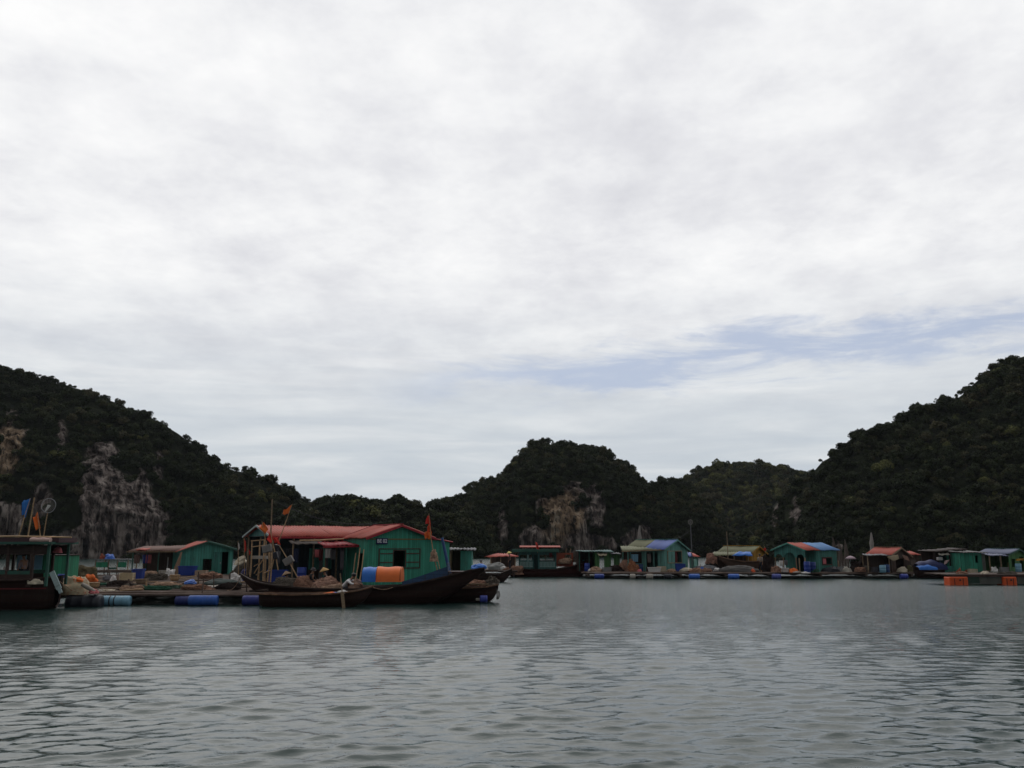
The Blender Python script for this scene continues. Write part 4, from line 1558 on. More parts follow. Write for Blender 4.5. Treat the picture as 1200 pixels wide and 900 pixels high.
# ------------------------------------------------------------------ teal gabled house with porch (left)
def left_house():
    Y0 = 78.2
    rz = R(28)
    x0 = X(210, Y0)
    z0 = .68
    t = house('teal gabled house with red roof and open porch on the left raft', (x0, Y0, 0), rz, 4.5, 5.2, z0, 2.72, 3.52, 2.9, TEAL_FINE, [(0, 1, REDROOF)],
              front=[(1.95, 2.72, z0 + .35, z0 + 1.35), (3.55, 4.1, z0 + .02, z0 + 1.95)], trim=GREENROOF, roof_r=GREENROOF)
    frame_x(1.95, 2.72, z0 + .35, z0 + 1.35, -.03, .04, .07).build('window', TEAL_FINE, t)
    m = MB()
    for k in range(4):
        m.box(2.05 + k * .18, 2.07 + k * .18, .01, .03, z0 + .35, z0 + 1.35)
    m.build('window_bars', DARKWOOD, t)
    m = MB().box(2.8, 3.52, -.06, -.015, z0 + .02, z0 + 1.95)
    dr = m.build('door', planks((.04, .17, .14), 'deep teal boards', .24), t)
    MB().box(3.4, 3.45, -.1, -.06, z0 + .9, z0 + 1.05).build('handle', STEEL, dr)
    MB().box(.25, 1.25, -.03, -.004, z0 + 1.38, z0 + 1.43).build('batten', TEAL_FINE, t)
    # porch to the left, unrotated sheet on posts
    p = thing('porch', 'low open porch with a brown and red roof left of the teal gable', 'porch', (X(182, 79), 79, 0))
    xa, xb = X(151, 79) - X(182, 79), X(209, 79) - X(182, 79)
    zt = Z(645, 79)
    roof_sheet((xa, 3.2, zt + .35), (xb + .3, 3.2, zt + .45), (xb, -.4, zt), (xa, -.4, zt - .05)).build('roof_panel', paint((.16, .09, .07), 'rusty brown roofing', .7, .6), p)
    MB().box(xa - .1, xb, -.46, -.36, zt - .16, zt - .08).build('beam', TIMBER, p)
    posts(p, [(X(187, 79) - X(182, 79), -.3), (X(157, 79) - X(182, 79), -.3), (xa + .3, 3), (xb - .3, 3)], .66, [zt - .1, zt - .12, zt + .3, zt + .3], .055, GREENROOF)
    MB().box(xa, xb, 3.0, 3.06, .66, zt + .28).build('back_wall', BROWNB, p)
    roof_sheet((X(163, 79) - X(182, 79), .6, zt + .2), (X(172, 79) - X(182, 79), .6, zt + .2), (X(171, 79) - X(182, 79), -.5, zt + .06), (X(160, 79) - X(182, 79), -.5, zt + .06)).build('roof_patch', REDROOF, p)
    m = MB().add([(0, 0, 0), (.55, 0, 0), (.62, .5, 1.95), (.5, .5, 1.95), (0, .06, 0), (.55, .06, 0), (.62, .56, 1.95), (.5, .56, 1.95)], [(0, 1, 2, 3), (7, 6, 5, 4), (0, 4, 5, 1), (1, 5, 6, 2), (2, 6, 7, 3), (3, 7, 4, 0)])
    single(m, 'tarpaulin', paint((.22, .14, .09), 'tan canvas', .85, .4), 'tan canvas draped at the corner between porch and teal gable', 'tarpaulin', (X(202.5, 77.5), 77.3, .68))
    for k, (px, mt, lb) in enumerate(((170, BLUEPLASTIC, 'blue shirt hanging under the porch roof'), (173.5, PINKCLOTH, 'pinkish cloth hanging low under the porch roof'), (160.5, paint((.25, .16, .14), 'beige cloth', .85, .3), 'beige cloth hanging at the left end of the porch'))):
        single(cloth(.55, .75, k + 3), 'hanging_cloth', mt, lb, 'cloth', (X(px, 79.5), 79.5, Z(650, 79.5)))
    single(MB().box(-.04, .04, -.03, .03, 0, 1.2), 'plank', WHITECLOTH, 'narrow whitish board upright in the dark of the porch', 'plank', (X(196.5, 80.5), 80.5, .95))


left_house()


# ------------------------------------------------------------------ shelter of green rails behind, far left
def back_shelter():
    Y = 96
    x0 = X(112, Y)
    t = thing('shelter', 'low open shelter with green panels standing behind the log raft', 'shelter', (x0, Y, 0))
    L = X(152, Y) - x0
    zt = Z(656, Y)
    MB().box(-.1, L, -.1, 2.4, zt, zt + .07).build('roof', GREYROOF, t)
    for i, (a, b) in enumerate(((0, .36), (.4, .62), (.66, .9))):
        MB().box(L * a, L * b, 0, .06, .9 if i != 1 else .7, zt - .25 if i != 1 else zt - .8).build('panel', GREEN if i != 1 else GREENROOF, t)
    posts(t, [(0, .03), (L * .38, .03), (L * .64, .03), (L * .95, .03), (0, 2.2), (L * .95, 2.2)], 0, zt, .06, TIMBER)
    MB().box(-.3, L + .5, -.4, 2.8, .35, .6).build('deck', LOG, t)
    single(heap(.45, .4, .5, 41, amp=.3), 'tarpaulin', BRIGHTBLUE, 'bright blue tarpaulin bundle on the low shelter roof', 'tarpaulin', (X(123.5, Y), Y + 1, zt + .07))
    single(heap(.28, .3, .45, 42, amp=.5), 'bundle', RUST, 'rust red bundle on the low shelter roof left of the blue one', 'bundle', (X(115, Y), Y + 1, zt + .07))


back_shelter()


# ------------------------------------------------------------------ main house complex
RZ = R(33)
CU, SU = math.cos(RZ), math.sin(RZ)


def main_complex():
    Y0 = 58.0
    C0 = Vector((X(430, Y0), Y0, 0))
    z0 = .7
    w, d = 4.64, 3.95
    zl, zp, zr = 3.72, 4.5, 3.72
    wx0, wx1, wz0, wz1 = .85, 3.75, 1.75, 2.95
    t = house('large green plank house with red roof and navy number sign on its gable', C0, RZ, w, d, z0, zl, zp, zr, TEAL, [(0, 1, REDROOF)],
              front=[(1.85, 2.7, wz0 + .1, wz1 - .1)], left=[(.7, 1.6, z0 + .05, z0 + 2.0)], trim=REDTRIM, over=.22)
    # shutter frame, two leaves folded to the sides
    fr = frame_x(wx0, wx1, wz0, wz1, -.05, -.003, .05).build('window', BROWNB, t)
    for a, b in ((wx0 + .04, 1.8), (2.75, wx1 - .04)):
        sh = MB().box(a, b, -.045, -.006, wz0 + .05, wz1 - .05).build('shutter', TEAL, fr)
    m = MB()
    for z in (wz0 + .32, wz1 - .32):
        m.box(wx0 + .05, 1.78, -.075, -.046, z, z + .07)
        m.box(2.77, wx1 - .05, -.075, -.046, z, z + .07)
    m.build('batten', BROWNB, fr)
    frame_x(1.85, 2.7, wz0 + .1, wz1 - .1, -.06, .02, .05).build('frame', BROWNB, fr)
    MB().box(.02, w - .02, -.03, -.004, zl - .16, zl - .09).build('batten', paint((.16, .12, .04), 'ochre batten', .7, .5), t)
    m = MB()
    sl_ = (zp - zl) / (w / 2)
    m.beam((-.22, d + .24, zl - sl_ * .22 + .0), (w / 2, d + .24, zp + .03), .05, .16)
    m.build('barge_board', REDTRIM, t)
    # lean-to on the right of the gable
    m = MB()
    m.box(w + .004, w + 1.42, .05, .11, z0, zr - .2)
    m.box(w + 1.36, w + 1.42, .11, 3.2, z0, zr - .32)
    m.build('side_wall', TEAL, t)
    roof_sheet((w + .02, -.1, zr - .08), (w + .02, 3.4, zr - .08), (w + 1.6, 3.4, zr - .3), (w + 1.6, -.1, zr - .3)).build('roof_panel', REDTRIM, t)
    # sign
    s = thing('sign', 'navy number sign with white characters on the green gable', 'sign', C0, RZ)
    a, b, za, zb = .58, 1.4, 3.27, 3.66
    MB().box(a, b, -.07, -.035, za, zb).build('board', SIGNBLUE, s, bevel=.008)
    cu = bpy.data.curves.new('lettering', 'FONT')
    cu.body = 'BE 02'
    cu.size = .36
    cu.align_x = 'CENTER'
    cu.align_y = 'CENTER'
    cu.extrude = .004
    cu.offset = .008
    tmp = bpy.data.objects.new('lettering', cu)
    col.objects.link(tmp)
    me = bpy.data.meshes.new_from_object(tmp.evaluated_get(bpy.context.evaluated_depsgraph_get()))
    bpy.data.objects.remove(tmp)
    me.materials.clear()
    me.materials.append(SIGNWHITE)
    xs = [v.co.x for v in me.vertices]
    k = (b - a) * .84 / max(max(xs) - min(xs), .01)
    o = bpy.data.objects.new('lettering', me)
    col.objects.link(o)
    o.parent = s
    o.location = ((a + b) / 2, -.078, (za + zb) / 2)
    o.rotation_euler = (math.pi / 2, 0, 0)
    o.scale = (k, k * 1.05, 1)
    # long wing: its ridge runs to the back right, end gable towards the camera's left
    E = C0 + Vector((-SU * 3.95, CU * 3.95, 0)) + Vector((-CU * 4.95, -SU * 4.95, 0))   # front eave, near corner
    L, W = 8.4, 5.4
    ze, zr2 = 3.8, 4.47
    t2 = thing('raft_house', 'long low wing with pinkish red roof and teal end gable left of the green house', 'house', E, RZ, 'gabled raft houses')
    m = MB()
    m.add([(0, 0, ze), (0, W, ze), (0, W / 2, zr2), (.07, 0, ze), (.07, W, ze), (.07, W / 2, zr2)], [(0, 1, 2), (5, 4, 3), (0, 3, 4, 1), (1, 4, 5, 2), (2, 5, 3, 0)])
    m.build('gable_panel', planks((.05, .15, .14), 'blue green gable boards', .25), t2)
    # back wall, inner partition and a few wall panels under the eave
    m = MB()
    m.box(.05, L, W - .1, W, z0, ze)
    m.box(.1, L, 2.3, 2.36, z0, ze - .02)
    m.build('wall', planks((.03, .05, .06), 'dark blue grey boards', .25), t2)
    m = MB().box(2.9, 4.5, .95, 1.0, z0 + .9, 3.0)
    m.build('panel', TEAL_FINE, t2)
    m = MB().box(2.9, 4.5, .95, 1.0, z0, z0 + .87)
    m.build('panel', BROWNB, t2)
    for (a, b) in ((-.25, 4.0), (4.03, L)):
        roof_sheet((a, W / 2, zr2 + .05), (b, W / 2, zr2 + .05), (b, -.3, ze + .0), (a, -.3, ze + .0), .2).build('roof_panel', REDROOF, t2)
    roof_sheet((-.25, W / 2, zr2 + .045), (L, W / 2, zr2 + .045), (L, W + .3, ze), (-.25, W + .3, ze), .2).build('roof_panel', REDROOF, t2)
    m = MB()
    m.beam((-.28, -.33, ze - .03), (-.28, W / 2, zr2 + .03), .05, .12)
    m.beam((-.28, W + .33, ze - .03), (-.28, W / 2, zr2 + .03), .05, .12)
    m.build('barge_board', paint((.3, .36, .35), 'pale rake board', .7, .4), t2)
    MB().beam((-.25, -.26, ze - .09), (L, -.26, ze - .09), .06, .13).build('eave_board', REDTRIM, t2)
    posts(t2, [(.06, .05), (1.4, -.1), (2.8, -.1), (4.4, -.1), (.06, 2.6), (.06, W - .1)], z0, ze - .05, .065, TIMBER)
    # awnings below the eave
    aw = thing('awning', 'low brown canvas awning below the long red roof', 'awning', E, RZ)
    roof_sheet((1.0, -.2, 3.5), (3.2, -.2, 3.5), (3.3, -1.2, 3.28), (.9, -1.2, 3.3), .5, .03).build('sheet', paint((.1, .085, .075), 'grey brown canvas', .85, .5), aw)
    posts(aw, [(1.0, -1.15), (3.2, -1.15)], z0, 3.3, .045, TIMBER)
    aw = thing('awning', 'dark red sheet awning in front of the green house side wall', 'awning', E, RZ)
    roof_sheet((2.9, -.25, 3.42), (5.0, -.25, 3.46), (5.05, -2.6, 3.24), (2.5, -2.6, 3.18), .25).build('sheet', REDTRIM, aw)
    MB().beam((2.5, -2.62, 3.09), (5.05, -2.62, 3.14), .05, .1).build('beam', REDTRIM, aw)
    posts(aw, [(2.6, -2.5), (4.1, -2.5)], z0, [3.1, 3.12], .06, planks((.03, .16, .12), 'green post paint', .5), 'post')
    MB().tube([(4.3, -1.6, 3.62), (2.6, -1.5, 3.52), (1.4, -1.2, 3.5)], .05, 7).build('pole', BAMBOO, aw)
    # side wall of shadowed grey boards seen under the red awning
    m = MB().box(3.3, 3.9, .1, .15, z0, 3.1)
    single(m, 'board_screen', GREYROOF, 'grey sheet screen in the shade under the dark red awning', 'screen', E, RZ)
    # deck
    dk = thing('plank_raft', 'plank deck on logs carrying the long red roofed house', 'deck', E, RZ)
    r = random.Random(5)
    for i in range(26):
        y = -5.2 + i * .6
        MB().box(-1.5, 12.5 + r.uniform(-.3, .3), y, y + .55, z0 - .07 + r.uniform(-.01, .01), z0 - .012).build('plank', LOG, dk)
    for x in (-1, 2.4, 5.8, 9.2, 12):
        MB().tube([(x, -5.4, .48), (x, 10.4, .48)], .13, 8).build('log', DARKWOOD, dk)
    # goods under the eave
    def loc(x, y, z):
        p = E + Vector((CU * x - SU * y, SU * x + CU * y, 0))
        p.z = z
        return p
    single(tub(1.1, .8, .95), 'water_tank', BLUEPLASTIC, 'wide blue tank left of the leaning pole under the long eave', 'tank', (X(326, 58), 58, z0))
    single(upright_drum(1.0, .3), 'barrel', BLUEPLASTIC, 'upright blue barrel behind the man with the dark hat', 'barrel', (X(354, 58.5), 58.5, z0 + .1))
    cl = [(376, 644, .34, .7, MAROONCLOTH, 'maroon shirt on the line under the red awning'), (383, 643, .5, .6, WHITECLOTH, 'white shirt on the line under the red awning'),
          (390, 644, .35, .65, GREYCLOTH, 'grey shirt right of the white one under the awning'), (371, 644, .3, .5, PINKCLOTH, 'pink cloth at the left end of the line under the awning'),
          (338, 642, .6, .9, DARKCLOTH, 'dark cloth hanging under the brown awning'), (346, 643, .4, .9, paint((.03, .04, .09), 'navy cloth', .9, .3), 'navy cloth hanging right of the dark one under the brown awning'),
          (326, 646, .3, .8, GREYCLOTH, 'grey rag hanging beside the bamboo rack'), (401, 644, .25, 1.3, paint((.16, .15, .17), 'ash cloth', .9, .3), 'long ash grey cloth hanging near the green corner')]
    for k, (px, py, w_, h_, mt, lb) in enumerate(cl):
        single(cloth(w_, h_, 20 + k), 'hanging_cloth', mt, lb, 'cloth', (X(px, 59.0), 59.0, Z(py, 59)))
    for px, py, h_, lb in ((422, 642, 2.2, 'bare leaning pole at the left corner of the green gable'), (426.5, 644, 2.3, 'second bare pole leaning at the green gable corner, nearest the wall'), (417, 648, 2.0, 'short pole in the dark beside the green gable corner')):
        p = P3(px, py, 56.5)
        single(MB().tube([(-.22, -.3, -h_), (-.08, -.1, -h_ / 2), (0, 0, 0)], [.04, .035, .03], 7), 'wooden_pole', BAMBOO, lb, 'pole', p)
    # flat roofed annex on the right
    Y1 = 63
    xa, xb = X(526, Y1), X(554, Y1)
    an = thing('annex', 'flat roofed dark annex with a teal end panel right of the green house', 'annex', (xa, Y1, 0))
    Lx = xb - xa
    zt = Z(644.5, Y1)
    m = MB().box(Lx - .85, Lx - .1, 0, .06, z0, zt - .06)
    m.box(Lx - .16, Lx - .1, .06, 2.4, z0, zt - .06)
    m.build('panel', TEAL_FINE, an)
    MB().box(-.2, Lx - .1, 2.4, 2.46, z0, zt - .06).build('back_wall', BROWNB, an)
    roof_sheet((-.3, 2.7, zt + .16), (Lx + .15, 2.7, zt + .12), (Lx + .15, -.3, zt + .02), (-.3, -.3, zt + .05)).build('roof_panel', GREYROOF, an)
    posts(an, [(.05, 0), (.05, 2.3)], z0, zt, .06, TIMBER)
    MB().box(-.6, Lx + .8, -.8, 2.9, z0 - .12, z0 - .015).build('deck', LOG, an)
    # blue pole and lamp mast between
    p = P3(518, 630, 57.2)
    q = P3(527, 672, 57.2)
    single(MB().tube([p - q, (0, 0, 0)], [.09, .11], 8), 'pipe', BLUEPAINT, 'thick blue pipe leaning against the right side of the green house', 'pipe', q)
    # bamboo rack left
    Yr = 56.3
    rk = thing('bamboo_rack', 'tall rack of bamboo posts standing behind the sampan bow', 'rack', (X(305, Yr), Yr, 0))
    xx = lambda px: X(px, Yr) - X(305, Yr)
    for i, (px, py, yy) in enumerate(((294, 633, 0), (299, 634, .8), (308, 633, .1), (312, 646, .6), (317.5, 648, .05), (303, 634, 1.5))):
        MB().tube([(xx(px + (i % 3 - 1)), yy, .68), (xx(px) + .03, yy, 1.8), (xx(px), yy, Z(py, Yr))], [.055, .05, .04], 7).build('post', BAMBOO, rk)
    for (pa, ya, pb, yb, dd) in ((293, 634, 310, 632.5, -.06), (294, 641, 309, 639, -.06), (299, 672, 309, 655, -.12), (301, 674, 310, 668, -.08), (309, 672, 318, 668, -.06), (296, 664, 302, 660, .3)):
        MB().tube([(xx(pa), dd, Z(ya, Yr)), (xx(pb), dd, Z(yb, Yr))], .035, 6).build('rail', BAMBOO, rk)
    single(MB().box(-.5, .5, -.2, .2, 0, .19), 'foam_board', FOAM, 'pale foam board lying across the tall bamboo rack', 'foam board', (X(303, Yr), Yr + .3, Z(655, Yr)))


main_complex()


# ------------------------------------------------------------------ long sampan, skiffs and their crew
def front_boats():
    # long sampan
    Y = 50.8
    xa, xb = X(283, Y), X(568, Y)
    L = xb - xa
    px2s = lambda px: (px - 283) / 285
    zz = lambda py: Z(py, Y - .7)
    t = thing('sampan', 'long dark sampan with raised ends and orange canopy before the green house', 'boat', (xa, Y, 0))
    sheer = [(0, zz(673)), (px2s(300), zz(682)), (px2s(330), zz(686.5)), (px2s(370), zz(689.5)), (px2s(420), zz(690)), (px2s(470), zz(687)), (px2s(500), zz(681)), (px2s(530), zz(674)), (px2s(552), zz(668)), (1, zz(665.5))]
    keel = [(0, zz(677)), (.03, zz(686)), (.08, zz(700)), (.13, 0), (.2, -.25), (.7, -.25), (.82, .1), (.9, zz(692)), (1, zz(670))]
    beam = [(0, .12), (.08, .5), (.25, .95), (.5, 1.1), (.75, .98), (.92, .6), (1, .42)]
    fs_, fb = hull(t, L, sheer, keel, beam, HULL, DARKWOOD, .42, DARKWOOD, n=60, thwarts=(.22, .42, .6))
    sx = lambda px: X(px, Y) - xa
    # canopy: arched tarpaulin, blue at the left end, orange for the rest
    def arch(x0, x1, hw, zb, h, seed, mat, name, parent):
        def fn(u, v):
            a = math.pi * v
            dr = 1 + .025 * math.sin(u * 9 + seed) * math.sin(a)
            e = 1.0
            xx_ = x0 + (x1 - x0) * u
            return (xx_, -hw * math.cos(a) * e, zb + h * dr * (math.sin(a) ** .62))
        m = MB().grid(fn, 16, 18, True)
        m.add([fn(0, k / 18) for k in range(19)], [tuple(range(19))])
        m.add([fn(1, k / 18) for k in range(19)], [tuple(range(19))[::-1]])
        o = m.build(name, mat, parent)
        return o
    zb, h = zz(682), (zz(664) - zz(682)) * .97
    cn = arch(sx(443), sx(472), .78, zb, h, 1, ORANGETARP, 'canopy', t)
    arch(sx(427), sx(443) - .004, .77, zb, h * .985, 4, BLUETARP, 'canopy_end', cn)
    m = MB()
    for px in (443.5, 471):
        pts = [(sx(px), -.79 * math.cos(a), zb + h * 1.01 * max(math.sin(a), 0) ** .62) for a in np.linspace(.02, math.pi - .02, 20)]
        m.tube(pts, .012, 5)
    m.build('canopy_rope', DARKWOOD, cn)
    # blue bulwark near the right end
    m = MB()
    for sg in (-1, 1):
        n = 14
        top, bot = [], []
        for i in range(n + 1):
            s = px2s(474) + (px2s(525) - px2s(474)) * i / n
            y = sg * (fb(s) - .02)
            top.append(Vector((L * s, y, fs_(s) + .08 + .42 * min(1, .3 + i / n * .75))))
            bot.append(Vector((L * s, y, fs_(s) - .05)))
        for i in range(n):
            vs = [bot[i], bot[i + 1], top[i + 1], top[i]]
            o_ = Vector((0, -.05 * sg, 0))
            m.add(vs + [v + o_ for v in vs], [(0, 1, 2, 3), (7, 6, 5, 4), (3, 2, 6, 7), (0, 3, 7, 4), (1, 5, 6, 2)])
    s = px2s(525)
    m.box(L * s - .02, L * s + .04, -fb(s), fb(s), fs_(s) - .05, fs_(s) + .7)
    m.build('bulwark', planks((.03, .065, .135), 'faded blue boards', .2, vertical=False), t)
    m = MB()
    m.box(sx(515), sx(553), -.55, .55, zz(671), zz(671) + .06)
    m.build('foredeck', HULLRED, t)
    # tarpaulin on the stern end, flag pole
    single(heap(.45, .4, .26, 51, amp=.3), 'tarpaulin', BLUETARP, 'crumpled blue tarpaulin on the raised right end of the long sampan', 'tarpaulin', (X(561, Y), Y, zz(667)))
    b = P3(516, 678, Y - .3)
    f = thing('flag', 'torn red and orange flags on the pole at the sampan bulwark', 'flag', b)
    q = lambda px, py: P3(px, py, Y - .3) - b
    MB().tube([(0, 0, -.25), q(509, 654), q(505, 630), q(502.5, 602)], [.035, .03, .025, .016], 7).build('flag_pole', BAMBOO, f)
    pennant([q(503, 603), q(505, 616), q(498.5, 613), q(499.5, 607)], 11, .08).build('flag_cloth', FLAGRED, f)
    pennant([q(504.5, 614), q(505.5, 626), q(500.5, 628), q(501, 616)], 12, .08).build('flag_cloth', paint((.62, .08, .03), 'scarlet cloth', .8, .2), f)
    pennant([q(506, 623), q(505, 632), q(498.5, 631), q(497, 624)], 13, .1).build('flag_cloth', FLAGORANGE, f)
    single(heap(.2, .16, .5, 52, amp=.6), 'rag_bundle', NETTAN, 'tan bundle of rags tied half way up the sampan flag pole', 'rags', P3(508.5, 658, Y - .42))
    single(MB().tube([P3(512, 650, Y - .5) - P3(518, 680, Y - .5), (0, 0, 0)], [.02, .028], 6), 'bamboo_pole', BAMBOO, 'thin bamboo stick beside the sampan flag pole', 'pole', P3(518, 680, Y - .5))
    # nets in the sampan
    single(heap(.95, .6, .82, 53, amp=.25, ropes=14), 'net_pile', NETGREY, 'olive grey net heap at the left inside the long sampan', 'net pile', (X(339, Y), Y - .05, .6))
    single(heap(.72, .6, .84, 54, amp=.25, ropes=14), 'net_pile', NETBROWN, 'reddish brown net heap behind the leaning buoy pole in the sampan', 'net pile', (X(355, Y), Y, .6))
    single(heap(.85, .65, .86, 55, amp=.22, ropes=14), 'net_pile', netting((.33, .2, .15), 'pinkish brown net'), 'pinkish brown net heap in front of the conical straw hat', 'net pile', (X(384, Y), Y - .1, .55))
    single(heap(1.0, .5, .5, 56, amp=.3, ropes=14), 'net_pile', NETTAN, 'low tan net heap along the sampan rail below the brown one', 'net pile', (X(387, Y), Y - .4, .55))
    single(heap(.5, .45, .7, 57, amp=.3, ropes=14), 'net_pile', paint((.42, .27, .2), 'pale pink net', .95, .4), 'small pale pink net heap left of the blue canopy end', 'net pile', (X(415, Y), Y, .55))
    # crew
    sh = person('person in dark clothes and grey brimmed hat sitting in the sampan', (X(363, Y), Y + .2, 1.0), R(-10), 'sit', DARKCLOTH, TROUSER, 'cap', paint((.07, .065, .07), 'charcoal felt', .9, .3), 'rest', lean=.06)
    person('person with yellow conical straw hat sitting behind the brown nets', (X(383, Y), Y + .3, .92), R(190), 'sit', DARKCLOTH, TROUSER, 'cone', STRAW, 'rest', lean=.06)
    person('person in black under a tan conical hat at the left of the sampan', (X(340, Y), Y + .3, .72), R(175), 'sit', DARKCLOTH, TROUSER, 'cone', paint((.36, .24, .15), 'tan straw', .85, .3), 'reach', lean=.12)
    person('person in white shirt bent over in the sampan beside the oar', (X(401, Y), Y - .2, .66), R(-20), 'sit', paint((.75, .73, .72), 'bright white shirt', .85, .15), TROUSER, None, None, 'reach', lean=.5).scale = (1.2, 1.25, 1.12)
    # front skiff
    Y2 = 48.4
    xa2, xb2 = X(308, Y2), X(438, Y2)
    L2 = xb2 - xa2
    z2 = lambda py: Z(py, Y2 - .6)
    t = thing('skiff', 'low narrow skiff with worn brown rim moored in front of the sampan', 'boat', (xa2, Y2, 0))
    hull(t, L2, [(0, z2(696)), (.3, z2(697)), (.7, z2(695.5)), (.9, z2(692)), (1, z2(687.5))], [(0, .05), (.08, -.12), (.8, -.12), (.93, .25), (1, z2(690))], [(0, .5), (.2, .68), (.6, .72), (.85, .5), (1, .06)], HULL, RIMWOOD, .3, RIMWOOD, n=40, thwarts=(.2, .5, .78))
    o = P3(398.5, 672, Y2 - .75)
    e = P3(402.5, 709, Y2 - .75)
    ov = thing('oar', 'pale worn oar standing upright in the water beside the person in white', 'oar', e)
    MB().tube([o - e, (o - e) * .4], .03, 7).build('shaft', TIMBER, ov)
    v = (o - e)
    MB().beam(v * .42, v * -.1, .17, .03).build('blade', TIMBER, ov)
    single(heap(.28, .2, .16, 61, amp=.3), 'rag', WHITECLOTH, 'white rag on the front skiff right of the oar', 'rag', (X(404, Y2), Y2 - .45, z2(695.5)))
    single(heap(.4, .2, .13, 62, amp=.3), 'life_jacket', FLAGORANGE, 'orange life jacket lying in the front skiff left of the oar', 'life jacket', (X(390, Y2), Y2 - .4, z2(697)))
    single(heap(.15, .15, .13, 63, amp=.3), 'bag', BRIGHTBLUE, 'tiny blue bag in the front skiff just left of the oar', 'bag', (X(396.5, Y2), Y2 - .4, z2(697)))
    # small raft boat at the right
    Y3 = 52.5
    xa3, xb3 = X(500, Y3), X(584, Y3)
    L3 = xb3 - xa3
    z3 = lambda py: Z(py, Y3 - .7)
    t = thing('skiff', 'flat dark skiff loaded with net frames right of the long sampan', 'boat', (xa3, Y3, 0))
    hull(t, L3, [(0, z3(688)), (.5, z3(689)), (.85, z3(687.5)), (1, z3(685))], [(0, .0), (.08, -.1), (.85, -.1), (.95, .2), (1, z3(691))], [(0, .6), (.3, 1.0), (.8, .95), (1, .5)], HULL, RIMWOOD, z3(688) - .18, RIMWOOD, n=30)
    m = MB()
    for k in range(5):
        x = 1.1 + k * .62
        m.beam((x, -.8, z3(686)), (x + .2, .8, z3(686)), .07, .07)
    m.beam((.9, -.82, z3(685) + .02), (L3 - .5, -.8, z3(684.5)), .08, .08)
    m.beam((.9, .8, z3(685) + .1), (L3 - .5, .8, z3(685) + .12), .08, .08)
    m.build('net_frame', TIMBER, t)
    single(heap(1.1, .5, .3, 64, amp=.35, ropes=14), 'net_pile', NETBROWN, 'brown net heap in the flat skiff right of the sampan', 'net pile', (X(553, Y3), Y3 + .1, z3(687)))
    single(heap(.4, .4, .45, 65, amp=.6, ropes=14), 'net_pile', NETGREY, 'grey net tangle on the right tip of the flat skiff', 'net pile', (X(577, Y3), Y3, z3(687)))
    single(drum(.42, .2), 'float_drum', paint((.05, .07, .32), 'indigo float plastic', .4, .3), 'indigo float hanging at the side of the flat skiff', 'float drum', (X(567, Y3 - 1.1), Y3 - 1.1, .22))
    single(MB().cbox((0, 0, 0), (.26, .14, .14)), 'foam_block', FOAM, 'white foam block left of the indigo float', 'foam block', (X(560.5, Y3 - 1.1), Y3 - 1.1, .2), bevel=.03)
    m = MB()
    for k in range(4):
        m.tube([(0.05 * k, 0, .5), (.03 + .06 * k, -.05, .25), (.02 + .03 * k, 0, .02)], .02, 5)
    single(m, 'rope', NETGREY, 'frayed grey rope hanging over the right tip of the flat skiff', 'rope', (X(582, Y3), Y3 - .55, .15))

    def rope(label, p, q, sag, mat=NETTAN):
        p, q = Vector(p), Vector(q)
        pts = [p.lerp(q, k / 10) - p + Vector((0, 0, -sag * math.sin(math.pi * k / 10))) for k in range(11)]
        single(MB().tube(pts, .018, 5), 'mooring_rope', mat, label, 'rope', p)
    rope('mooring rope from the left tip of the long sampan down to the log raft', (X(284, 50.8), 50.8, Z(674, 50.5)), (X(268, 51), 51, .7), .25)
    rope('mooring rope from the right tip of the front skiff to the sampan side', (X(437, 48.4), 48.4, Z(688, 48.4)), (X(462, 49.9), 49.75, Z(688, 49.9)), .12)
    rope('mooring rope from the stern of the left boat to the raft logs', (X(70, 46.6), 46.7, Z(681, 46.6)), (X(118, 49.4), 49.4, .68), .3)
    rope('thin wire from the bare mast down to the green gable peak', (X(319, 57), 57, Z(588, 57)), (X(441, 62.5), 62.6, 4.66), .5, DARKPLASTIC)
    rope('thin wire from the lamp cage mast to the mint house ridge', (X(809, 92), 92, Z(622, 92)), (X(790, 90.5), 90.6, 3.85), .2, DARKPLASTIC)

    # flag buoys leaning above the sampan bow
    def buoy(label, base, tip, block, flag, mat, seed, Yb, bs=(.42, .3, .34), bmat=GREYFOAM):
        b_ = P3(*base, Yb)
        q_ = lambda c: P3(c[0], c[1], Yb) - b_
        t_ = thing('flag_buoy', label, 'buoy', b_, 0, 'flag buoys of bamboo and foam')
        MB().tube([(0, 0, 0), q_(block), q_(tip)], [.035, .03, .016], 7).build('pole', BAMBOO, t_)
        dv = q_(tip).normalized()
        MB().cbox(q_(block), bs, (0, math.atan2(dv.x, dv.z), 0)).build('foam_float', bmat, t_, bevel=.04)
        pennant([q_(c) for c in flag], seed, .1).build('flag_cloth', mat, t_)
    Yb = 51.2
    buoy('long leaning flag buoy with grey foam block above the olive net heap', (352, 683), (323, 632), (338, 657), [(325, 629.5), (329, 639), (322.5, 636), (320, 630)], FLAGRED, 21, Yb, (.56, .3, .4))
    buoy('flag buoy with the highest pointed orange flag, leaning right', (318, 668), (342.5, 590.5), (324, 642), [(342, 591.5), (338.5, 602), (330.5, 603.5), (332, 599)], FLAGORANGE, 22, Yb + .3, (.3, .3, .35), DARKPLASTIC)
    buoy('flag buoy with a square orange flag before the teal end gable', (318, 670), (307, 611), (313, 643), [(309, 612), (314.5, 620), (310, 627), (302.5, 619.5)], FLAGORANGE, 23, Yb + .1, (.5, .35, .42))
    buoy('short flag buoy with a dark red orange flag below the square one', (326, 668), (316.5, 622), (323, 651), [(316, 624), (321, 632), (317, 637.5), (312.5, 632)], FLAGRED, 24, Yb - .1, (.25, .25, .4), DARKPLASTIC)
    p = P3(319, 585, 57)
